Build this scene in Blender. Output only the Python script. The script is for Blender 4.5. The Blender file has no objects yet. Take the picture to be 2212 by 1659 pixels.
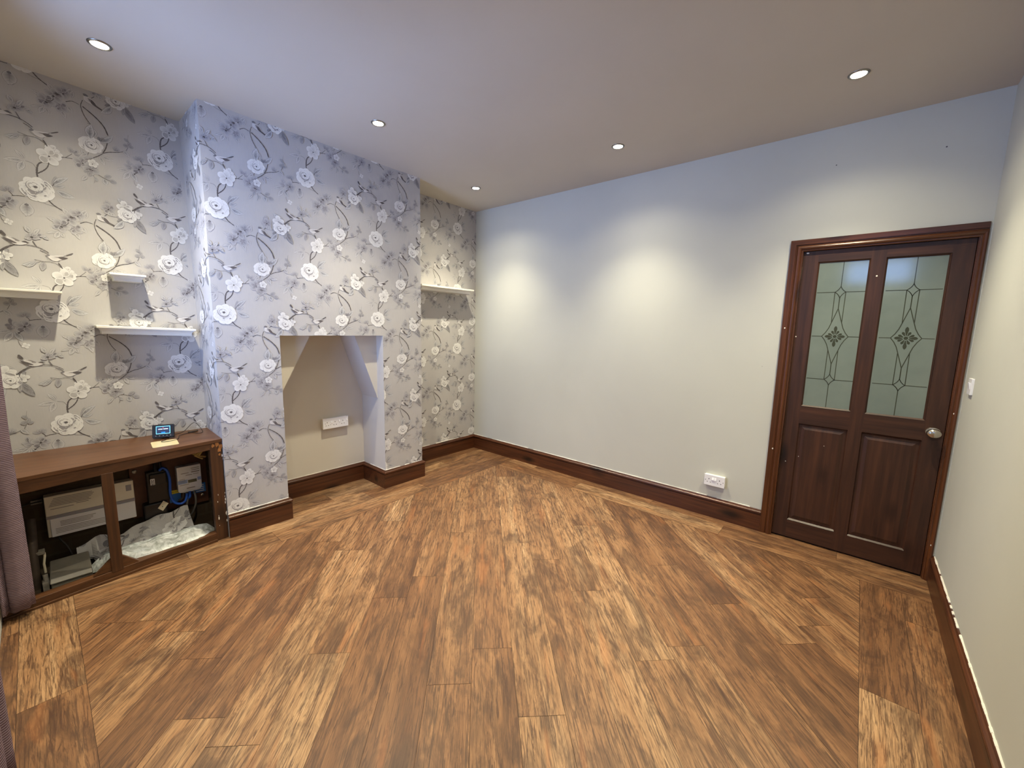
import bpy, bmesh, math, random
from mathutils import Vector, Matrix
random.seed(7)
SC = bpy.context.scene
COL = SC.collection

# ------------------------------------------------------------------ room measures (metres)
H = 2.70            # ceiling height
W = 3.877           # room width along the plain wall
YF = -3.548           # window wall
CH = 0.3466         # face of the chimney breast
R1, R2 = -1.0232, -2.598     # chimney breast right / left edge
O1, O2 = -1.4182, -2.2224    # fireplace opening right / left edge
ZO = 1.3393         # fireplace opening height
XB = -0.011         # back of the fireplace
HB = 0.1587         # skirting height

# ------------------------------------------------------------------ materials
def lin(c):
    c = c/255.0
    return c/12.92 if c <= 0.04045 else ((c+0.055)/1.055)**2.4
def rgb(r, g, b): return (lin(r), lin(g), lin(b), 1.0)

class NT:
    """small node builder"""
    def __init__(s, name):
        s.m = bpy.data.materials.new(name); s.m.use_nodes = True
        s.t = s.m.node_tree; s.b = s.t.nodes['Principled BSDF']
    def n(s, typ, **kw):
        nd = s.t.nodes.new(typ)
        for k, v in kw.items():
            if k in nd.inputs: nd.inputs[k].default_value = v
            else: setattr(nd, k, v)
        return nd
    def l(s, a, b): s.t.links.new(a, b)
    def coord(s, scale=(1, 1, 1), kind='Object', loc=(0, 0, 0)):
        tc = s.n('ShaderNodeTexCoord'); mp = s.n('ShaderNodeMapping')
        mp.inputs['Scale'].default_value = scale; mp.inputs['Location'].default_value = loc
        s.l(tc.outputs[kind], mp.inputs['Vector']); return mp.outputs['Vector']
    def noise(s, vec, scale, detail=3, rough=.55, dist=0.0):
        nd = s.n('ShaderNodeTexNoise'); s.l(vec, nd.inputs['Vector'])
        nd.inputs['Scale'].default_value = scale; nd.inputs['Detail'].default_value = detail
        nd.inputs['Roughness'].default_value = rough; nd.inputs['Distortion'].default_value = dist
        return nd.outputs['Fac']
    def ramp(s, fac, stops):
        r = s.n('ShaderNodeValToRGB'); e = r.color_ramp.elements
        e[0].position, e[0].color = stops[0]; e[1].position, e[1].color = stops[-1]
        for p, c in stops[1:-1]:
            x = e.new(p); x.color = c
        s.l(fac, r.inputs['Fac']); return r.outputs['Color']
    def mix(s, fac, a, b, blend='MIX'):
        m = s.n('ShaderNodeMix', data_type='RGBA', blend_type=blend)
        for sock, v in ((m.inputs[0], fac), (m.inputs[6], a), (m.inputs[7], b)):
            if hasattr(v, 'is_linked'): s.l(v, sock)
            else: sock.default_value = v
        return m.outputs[2]
    def math(s, op, a, b=0.0, clamp=False):
        m = s.n('ShaderNodeMath', operation=op, use_clamp=clamp)
        for sock, v in ((m.inputs[0], a), (m.inputs[1], b)):
            if hasattr(v, 'is_linked'): s.l(v, sock)
            else: sock.default_value = v
        return m.outputs[0]
    def bump(s, h, strength, dist=.002):
        b = s.n('ShaderNodeBump'); s.l(h, b.inputs['Height'])
        b.inputs['Strength'].default_value = strength; b.inputs['Distance'].default_value = dist
        s.l(b.outputs['Normal'], s.b.inputs['Normal'])
    def out(s, col=None, rough=.5, metal=0.0, spec=.5):
        if col is not None:
            if hasattr(col, 'is_linked'): s.l(col, s.b.inputs['Base Color'])
            else: s.b.inputs['Base Color'].default_value = col
        s.b.inputs['Roughness'].default_value = rough; s.b.inputs['Metallic'].default_value = metal
        s.b.inputs['Specular IOR Level'].default_value = spec
        return s.m

def plain(name, col, rough=.5, metal=0.0, spec=.5, var=.06, scale=8, bump=0.0):
    t = NT(name); v = t.coord(); f = t.noise(v, scale, 4)
    a = tuple(min(1, c*(1-var)) for c in col[:3])+(1,); b = tuple(min(1, c*(1+var)) for c in col[:3])+(1,)
    m = t.out(t.ramp(f, [(.3, a), (.7, b)]), rough, metal, spec)
    if bump: t.bump(t.noise(v, scale*12, 3), bump)
    return m

def wood(name, dark, mid, light, axis=0, rough=.4, spec=.5, fine=60):
    """stained timber with the grain along one axis"""
    t = NT(name); sc = [fine, fine, fine]; sc[axis] = 2.0
    v = t.coord(tuple(sc)); f = t.noise(v, 1.0, 6, .6, .4)
    sc2 = [9, 9, 9]; sc2[axis] = 1.6
    g = t.noise(t.coord(tuple(sc2), loc=(3.1, 1.7, .4)), 1.0, 3, .5, .8)
    c1 = t.ramp(f, [(.25, dark), (.5, mid), (.78, light)])
    c2 = t.mix(t.math('MULTIPLY', g, .75), c1, dark)
    # knots
    k = t.n('ShaderNodeTexVoronoi', feature='F1'); sk = [6.0, 6.0, 6.0]; sk[axis] = 2.2
    t.l(t.coord(tuple(sk), loc=(.3, .8, .2)), k.inputs['Vector']); k.inputs['Scale'].default_value = 1.0
    kf = t.ramp(k.outputs['Distance'], [(.07, (1, 1, 1, 1)), (.24, (0, 0, 0, 1))])
    c3 = t.mix(kf, c2, tuple(x*.35 for x in dark[:3])+(1,))
    m = t.out(c3, rough, 0, spec); t.bump(f, .12, .001); return m

M = {}
def paint(name, a, b, rough=.75):
    t = NT(name); v = t.coord(); f = t.noise(v, 1.1, 4, .55, .3)
    m = t.out(t.ramp(f, [(.3, a), (.7, b)]), rough, 0, .25)
    t.bump(t.noise(v, 60, 3), .05, .002); return m
M['paint'] = paint('wall_paint', rgb(189, 190, 182), rgb(196, 197, 189))
M['ceil'] = paint('ceiling_paint', rgb(188, 181, 171), rgb(194, 187, 177), .85)
M['plaster'] = paint('fireplace_plaster', rgb(200, 195, 186), rgb(208, 203, 194))
M['dirtwall'] = None

def wallpaper_bg():
    t = NT('wallpaper_ground'); v = t.coord()
    f = t.noise(v, 3, 3); g = t.noise(t.coord((180, 180, 25)), 1, 2)
    c = t.ramp(f, [(.3, rgb(174, 172, 173)), (.7, rgb(182, 180, 180))])
    c = t.mix(t.math('MULTIPLY', g, .12), c, rgb(226, 222, 220))
    return t.out(c, .5, 0, .35)
M['wp'] = wallpaper_bg()
def print_mat():
    t = NT('wallpaper_print'); a = t.n('ShaderNodeAttribute', attribute_name='ink')
    f = t.noise(t.coord(), 95, 4, .6)
    c = t.mix(t.math('MULTIPLY', f, .22), a.outputs['Color'], rgb(198, 194, 193))
    return t.out(c, .5, 0, .3)
M['ink'] = print_mat()

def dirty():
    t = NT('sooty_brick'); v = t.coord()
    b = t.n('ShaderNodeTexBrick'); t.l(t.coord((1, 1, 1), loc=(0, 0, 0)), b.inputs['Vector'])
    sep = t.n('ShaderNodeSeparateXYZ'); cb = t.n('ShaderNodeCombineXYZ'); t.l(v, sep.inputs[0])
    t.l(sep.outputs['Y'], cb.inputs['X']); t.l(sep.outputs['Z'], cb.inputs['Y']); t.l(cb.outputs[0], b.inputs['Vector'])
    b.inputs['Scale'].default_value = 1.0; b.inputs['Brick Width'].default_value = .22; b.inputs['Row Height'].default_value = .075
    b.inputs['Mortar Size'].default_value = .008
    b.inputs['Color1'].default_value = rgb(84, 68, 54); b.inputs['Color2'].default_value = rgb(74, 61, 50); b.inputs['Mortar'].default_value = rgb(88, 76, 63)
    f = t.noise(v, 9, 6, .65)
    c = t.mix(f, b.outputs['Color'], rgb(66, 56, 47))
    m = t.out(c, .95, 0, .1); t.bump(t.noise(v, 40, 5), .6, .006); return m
M['dirt'] = dirty()

M['skirt_x'] = wood('stained_skirting_x', rgb(46, 24, 12), rgb(88, 48, 26), rgb(120, 70, 38), 0, .35)
M['skirt_y'] = wood('stained_skirting_y', rgb(46, 24, 12), rgb(88, 48, 26), rgb(120, 70, 38), 1, .35)
M['arch_z'] = wood('stained_architrave_z', rgb(50, 25, 11), rgb(94, 52, 26), rgb(124, 72, 36), 2, .3)
M['arch_x'] = wood('stained_architrave_x', rgb(50, 25, 11), rgb(94, 52, 26), rgb(124, 72, 36), 0, .3)
M['door_z'] = wood('dark_door_wood_z', rgb(40, 22, 15), rgb(68, 40, 27), rgb(92, 56, 37), 2, .42, .45, 40)
M['door_x'] = wood('dark_door_wood_x', rgb(40, 22, 15), rgb(68, 40, 27), rgb(92, 56, 37), 0, .42, .45, 40)
M['cup_y'] = wood('cupboard_wood_y', rgb(54, 32, 17), rgb(90, 56, 30), rgb(116, 74, 42), 1, .45)
M['cup_z'] = wood('cupboard_wood_z', rgb(48, 28, 15), rgb(82, 50, 27), rgb(106, 66, 36), 2, .45)
M['cup_top'] = wood('cupboard_top_wood', rgb(70, 43, 26), rgb(100, 66, 42), rgb(122, 82, 54), 1, .32, .5, 25)
M['rawwood'] = plain('bare_chipped_wood', rgb(150, 96, 42), .8, var=.3, scale=60)
M['whitegloss'] = plain('white_gloss_paint', rgb(226, 224, 216), .35, var=.02)
M['plasticw'] = plain('white_plastic', rgb(232, 233, 238), .3, var=.015)
M['plasticcream'] = plain('cream_plastic', rgb(228, 222, 206), .4, var=.03)
M['hole'] = plain('dark_slot', rgb(18, 18, 22), .6, var=.1)
M['chrome'] = plain('satin_nickel', rgb(190, 184, 172), .22, 1.0, var=.04)
M['steel'] = plain('brushed_steel_rim', rgb(150, 146, 138), .35, 1.0, var=.05)
M['greymetal'] = plain('grey_painted_metal', rgb(120, 115, 106), .4, .2, var=.12, scale=14)
M['greymetal2'] = plain('dusty_grey_metal', rgb(132, 126, 114), .6, .1, var=.16, scale=25)
M['greypaint'] = plain('pale_pipe_paint', rgb(128, 122, 112), .7, var=.25, scale=40)
M['black'] = plain('black_plastic', rgb(24, 23, 26), .35, var=.15, scale=30)
M['blackcable'] = plain('black_cable', rgb(28, 22, 20), .45, var=.1)
M['bluecable'] = plain('blue_cable', rgb(26, 82, 186), .35, var=.08)
M['greycable'] = plain('grey_cable', rgb(96, 94, 92), .5, var=.1)
M['bluelabel'] = plain('blue_label', rgb(52, 122, 206), .5, var=.04)
M['yellow'] = plain('yellow_label', rgb(238, 214, 40), .5, var=.03)
M['print'] = plain('dark_print', rgb(82, 78, 84), .7, var=.1)
M['greyprint'] = plain('grey_print', rgb(150, 146, 152), .6, var=.05)
M['print2'] = plain('faint_print', rgb(138, 132, 130), .7, var=.1)
M['palelabel'] = plain('pale_blue_marking', rgb(150, 170, 214), .5, var=.04)
M['lcd'] = plain('olive_lcd', rgb(104, 104, 84), .25, var=.1)
M['lead'] = plain('pipe_lead', rgb(70, 58, 48), .6, .3, var=.2, scale=30)
M['mdf'] = plain('meter_board_wood', rgb(82, 46, 28), .6, var=.2, scale=20)
M['chip'] = plain('white_paint_chip', rgb(225, 220, 210), .7, var=.05)
M['brass'] = plain('polished_plate', rgb(226, 210, 166), .3, .25, var=.05)
M['tag'] = plain('cream_tag', rgb(216, 206, 182), .6, var=.04)
M['wax'] = plain('cream_foam', rgb(186, 160, 100), .9, var=.2, scale=50)

def glass_mat():
    t = NT('frosted_door_glass'); v = t.coord()
    f = t.noise(v, 5, 4, .5)
    c = t.ramp(f, [(.3, rgb(116, 128, 122)), (.7, rgb(128, 140, 132))])
    m = t.out(c, .1, 0, .6)
    t.b.inputs['Transmission Weight'].default_value = .15
    return m
M['frost'] = glass_mat()
M['etch'] = plain('clear_etched_line', rgb(62, 66, 56), .08, var=.05, spec=.6)
def emit(name, col, k):
    t = NT(name); t.b.inputs['Emission Color'].default_value = col; t.b.inputs['Emission Strength'].default_value = k
    return t.out((0, 0, 0, 1) if k < 5 else (1, 1, 1, 1), .4)
M['lamp'] = emit('lamp_lens', (1, .93, .8, 1), 60)
M['scr_bg'] = emit('screen_navy', rgb(44, 56, 92), .9)
M['scr_line'] = emit('screen_cyan', rgb(120, 210, 255), 1.5)
M['scr_txt'] = emit('screen_white', rgb(225, 240, 255), 1.5)
M['scr_btn'] = emit('screen_blue', rgb(20, 130, 255), 1.5)
M['scr_red'] = emit('screen_red', rgb(220, 90, 90), 1.0)

def fabric():
    t = NT('ribbed_lilac_fabric'); v = t.coord((1, 1, 1))
    w = t.n('ShaderNodeTexWave', wave_type='BANDS', bands_direction='Z'); t.l(v, w.inputs['Vector'])
    w.inputs['Scale'].default_value = 38; w.inputs['Distortion'].default_value = .6; w.inputs['Detail'].default_value = 1
    f = t.noise(v, 14, 4)
    c = t.mix(t.math('MULTIPLY', w.outputs['Fac'], .35), t.ramp(f, [(.3, rgb(118, 100, 108)), (.7, rgb(134, 116, 124))]), rgb(92, 80, 92))
    m = t.out(c, .9, 0, .15); t.bump(w.outputs['Fac'], .5, .003); return m
M['curtain'] = fabric()
def sheet():
    t = NT('crumpled_clear_plastic'); v = t.coord()
    f = t.noise(v, 22, 5, .6, 1.2)
    m = t.out(t.ramp(f, [(.3, rgb(140, 148, 144)), (.62, rgb(224, 230, 232))]), .25, 0, .5)
    t.bump(f, .5, .01); return m
M['sheet'] = sheet()

def floor_mat():
    t = NT('distressed_plank'); uv = t.n('ShaderNodeUVMap', uv_map='grain')
    at = t.n('ShaderNodeAttribute', attribute_name='plank')
    sp = t.n('ShaderNodeSeparateColor'); t.l(at.outputs['Color'], sp.inputs[0])
    r1, r2, r3 = sp.outputs[0], sp.outputs[1], sp.outputs[2]
    su = t.n('ShaderNodeSeparateXYZ'); t.l(uv.outputs['UV'], su.inputs[0])
    u = t.math('ADD', su.outputs['X'], t.math('MULTIPLY', r1, 53.0))
    v = t.math('ADD', su.outputs['Y'], t.math('MULTIPLY', r2, 31.0))
    def vec(a, b, su_, sv_):
        c = t.n('ShaderNodeCombineXYZ'); t.l(t.math('MULTIPLY', a, su_), c.inputs[0]); t.l(t.math('MULTIPLY', b, sv_), c.inputs[1]); t.l(t.math('MULTIPLY', r3, 9.0), c.inputs[2]); return c.outputs[0]
    strip = t.noise(vec(u, v, 1.1, 17), 1.0, 2, .5, .3)          # board-in-board strips
    patch = t.noise(vec(u, v, 3.2, 8.5), 1.0, 5, .62, 1.2)       # smoky patches
    streak = t.noise(vec(u, v, 6.5, 95), 1.0, 5, .62, .8)        # fine dark checks
    streak2 = t.noise(vec(u, v, 4.2, 60), 1.0, 6, .7, 1.6)
    fine = t.noise(vec(u, v, 14, 260), 1.0, 3, .6, .3)
    crack = t.noise(vec(u, v, 3.0, 46), 1.0, 6, .7, 2.2)
    tan, mid, brown, dark, pale = rgb(158, 120, 84), rgb(135, 97, 65), rgb(103, 71, 47), rgb(62, 43, 32), rgb(184, 150, 112)
    def msk(f, lo, hi, k): return t.ramp(f, [(lo, (0, 0, 0, 1)), (hi, (k, k, k, 1))])
    tone = t.math('ADD', t.math('MULTIPLY', r3, .40), t.math('MULTIPLY', strip, .62))
    c = t.ramp(tone, [(.25, brown), (.42, mid), (.60, tan), (.80, pale)])
    c = t.mix(msk(fine, .42, .62, .55), c, brown)
    c = t.mix(msk(patch, .45, .64, .66), c, dark)
    c = t.mix(msk(streak, .52, .62, .62), c, dark)
    c = t.mix(msk(streak2, .54, .60, .7), c, rgb(72, 47, 34))
    c = t.mix(msk(crack, .56, .61, .7), c, rgb(66, 43, 31))
    hot = t.noise(vec(u, v, 2.3, 14), 1.0, 2, .5, .5)
    c = t.mix(msk(hot, .62, .74, .25), c, rgb(178, 112, 62))
    m = t.out(c, .42, 0, .4); t.bump(streak, .08, .001); return m
M['floor'] = floor_mat()
M['gap'] = plain('plank_gap', rgb(52, 34, 24), .8, var=.1)

# ------------------------------------------------------------------ mesh helpers
class MB:
    def __init__(s): s.v = []; s.f = []; s.mi = []; s.c = []; s.uv = []
    def add(s, verts, faces, mi=0, cols=None, uvs=None):
        o = len(s.v); s.v += [tuple(x) for x in verts]
        for k, f in enumerate(faces):
            s.f.append([o+i for i in f]); s.mi.append(mi)
            s.c.append([cols[i] for i in f] if cols else None)
            s.uv.append([uvs[i] for i in f] if uvs else None)
        return s
    def box(s, x0, x1, y0, y1, z0, z1, mi=0):
        v = [(x, y, z) for z in (z0, z1) for y in (y0, y1) for x in (x0, x1)]
        return s.add(v, [(0, 2, 3, 1), (4, 5, 7, 6), (0, 1, 5, 4), (2, 6, 7, 3), (0, 4, 6, 2), (1, 3, 7, 5)], mi)
    def prism(s, poly, vec, mi=0):
        """extrude a planar 3-D polygon along vec"""
        n = len(poly); a = [Vector(p) for p in poly]; b = [p+Vector(vec) for p in a]
        s.add(a+b, [tuple(range(n))[::-1], tuple(range(n, 2*n))]+[(i, (i+1) % n, n+(i+1) % n, n+i) for i in range(n)], mi)
        return s
    def sweep(s, path, prof, frame, mi=0, closed_prof=True):
        """path: list of points; prof: 2-D points; frame(i)->(origin, axisA, axisB)"""
        n = len(prof); vs = []
        for i in range(len(path)):
            o, A, B = frame(i); vs += [Vector(o)+Vector(A)*p[0]+Vector(B)*p[1] for p in prof]
        fs = []
        for i in range(len(path)-1):
            for j in range(n):
                fs.append((i*n+j, i*n+(j+1) % n, (i+1)*n+(j+1) % n, (i+1)*n+j))
        m = (len(path)-1)*n
        fs += [tuple(range(n))[::-1], tuple(range(m, m+n))]
        return s.add(vs, fs, mi)
    def tube(s, pts, r, seg=8, mi=0, rad=None):
        pts = [Vector(p) for p in pts]; n = len(pts); vs = []; up = None
        for i, p in enumerate(pts):
            d = (pts[min(i+1, n-1)]-pts[max(i-1, 0)]).normalized()
            if up is None:
                up = Vector((0, 0, 1)) if abs(d.z) < .9 else Vector((1, 0, 0))
            a = d.cross(up).normalized(); b = a.cross(d).normalized(); up = b
            rr = rad[i] if rad else r
            vs += [p+a*math.cos(2*math.pi*k/seg)*rr+b*math.sin(2*math.pi*k/seg)*rr for k in range(seg)]
        fs = [(i*seg+k, i*seg+(k+1) % seg, (i+1)*seg+(k+1) % seg, (i+1)*seg+k) for i in range(n-1) for k in range(seg)]
        fs += [tuple(range(seg))[::-1], tuple(range((n-1)*seg, n*seg))]
        return s.add(vs, fs, mi)
    def lathe(s, prof, o, axis, seg=32, mi=0, sx=1, sy=1):
        """prof: (radius, height along axis)"""
        ax = Vector(axis).normalized(); a = ax.orthogonal().normalized(); b = ax.cross(a); vs = []
        if abs(ax.y) > .9: a = Vector((1, 0, 0)); b = Vector((0, 0, 1))
        for r, h in prof:
            vs += [Vector(o)+ax*h+a*math.cos(2*math.pi*k/seg)*r*sx+b*math.sin(2*math.pi*k/seg)*r*sy for k in range(seg)]
        n = len(prof)
        fs = [(i*seg+k, i*seg+(k+1) % seg, (i+1)*seg+(k+1) % seg, (i+1)*seg+k) for i in range(n-1) for k in range(seg)]
        fs += [tuple(range(seg))[::-1], tuple(range((n-1)*seg, n*seg))]
        return s.add(vs, fs, mi)

def world_off(o):
    v = Vector((0, 0, 0))
    while o is not None: v += o.location; o = o.parent
    return v
def link(name, mb, mats, parent=None, loc=None, smooth=False, bevel=0.0, fix=True):
    """mb holds world coordinates; the object is placed at loc (or its parent's origin)"""
    if not isinstance(mats, (list, tuple)): mats = [mats]
    off = world_off(parent) if parent else Vector(loc or (0, 0, 0))
    me = bpy.data.meshes.new(name)
    me.from_pydata([tuple(Vector(v)-off) for v in mb.v], [], mb.f)
    for m in mats: me.materials.append(m)
    me.polygons.foreach_set('material_index', mb.mi)
    if any(mb.c):
        ca = me.color_attributes.new('ink' if 'ink' not in me.attributes else 'ink2', 'FLOAT_COLOR', 'CORNER'); flat = []
        for f, c in zip(mb.f, mb.c):
            for i in range(len(f)): flat += list(c[i]) if c else [.5, .5, .5, 1]
        ca.data.foreach_set('color', flat)
    if fix:
        bm = bmesh.new(); bm.from_mesh(me); bmesh.ops.recalc_face_normals(bm, faces=bm.faces); bm.to_mesh(me); bm.free()
    if smooth:
        me.polygons.foreach_set('use_smooth', [True]*len(me.polygons))
    me.update()
    o = bpy.data.objects.new(name, me); COL.objects.link(o)
    if parent: o.parent = parent
    else: o.location = off
    if smooth:
        try: me.set_sharp_from_angle(angle=math.radians(42))
        except Exception: pass
    if bevel:
        b = o.modifiers.new('bevel', 'BEVEL'); b.width = bevel; b.segments = 2; b.limit_method = 'ANGLE'
    return o
def thing(name, label, cat, loc, group=None):
    o = bpy.data.objects.new(name, None); COL.objects.link(o); o.location = loc; o.empty_display_size = .1
    o['label'] = label; o['category'] = cat
    if group: o['group'] = group
    return o
def tag(o, label, cat, group=None):
    o['label'] = label; o['category'] = cat
    if group: o['group'] = group
    return o
def struct(name, mb, mats, label=None, **kw):
    o = link(name, mb, mats, **kw)
    if not kw.get('parent'): o['kind'] = 'structure'
    if label: o['label'] = label
    return o
def text_mb(body, size, to_world, depth=0.0):
    cu = bpy.data.curves.new('tmp', 'FONT'); cu.body = body; cu.size = size; cu.align_x = 'CENTER'; cu.align_y = 'CENTER'
    o = bpy.data.objects.new('tmp', cu); COL.objects.link(o)
    dg = bpy.context.evaluated_depsgraph_get(); me = bpy.data.meshes.new_from_object(o.evaluated_get(dg))
    mb = MB(); mb.add([to_world(v.co.x, v.co.y) for v in me.vertices], [tuple(p.vertices) for p in me.polygons])
    bpy.data.objects.remove(o); bpy.data.curves.remove(cu); bpy.data.meshes.remove(me)
    return mb
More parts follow.
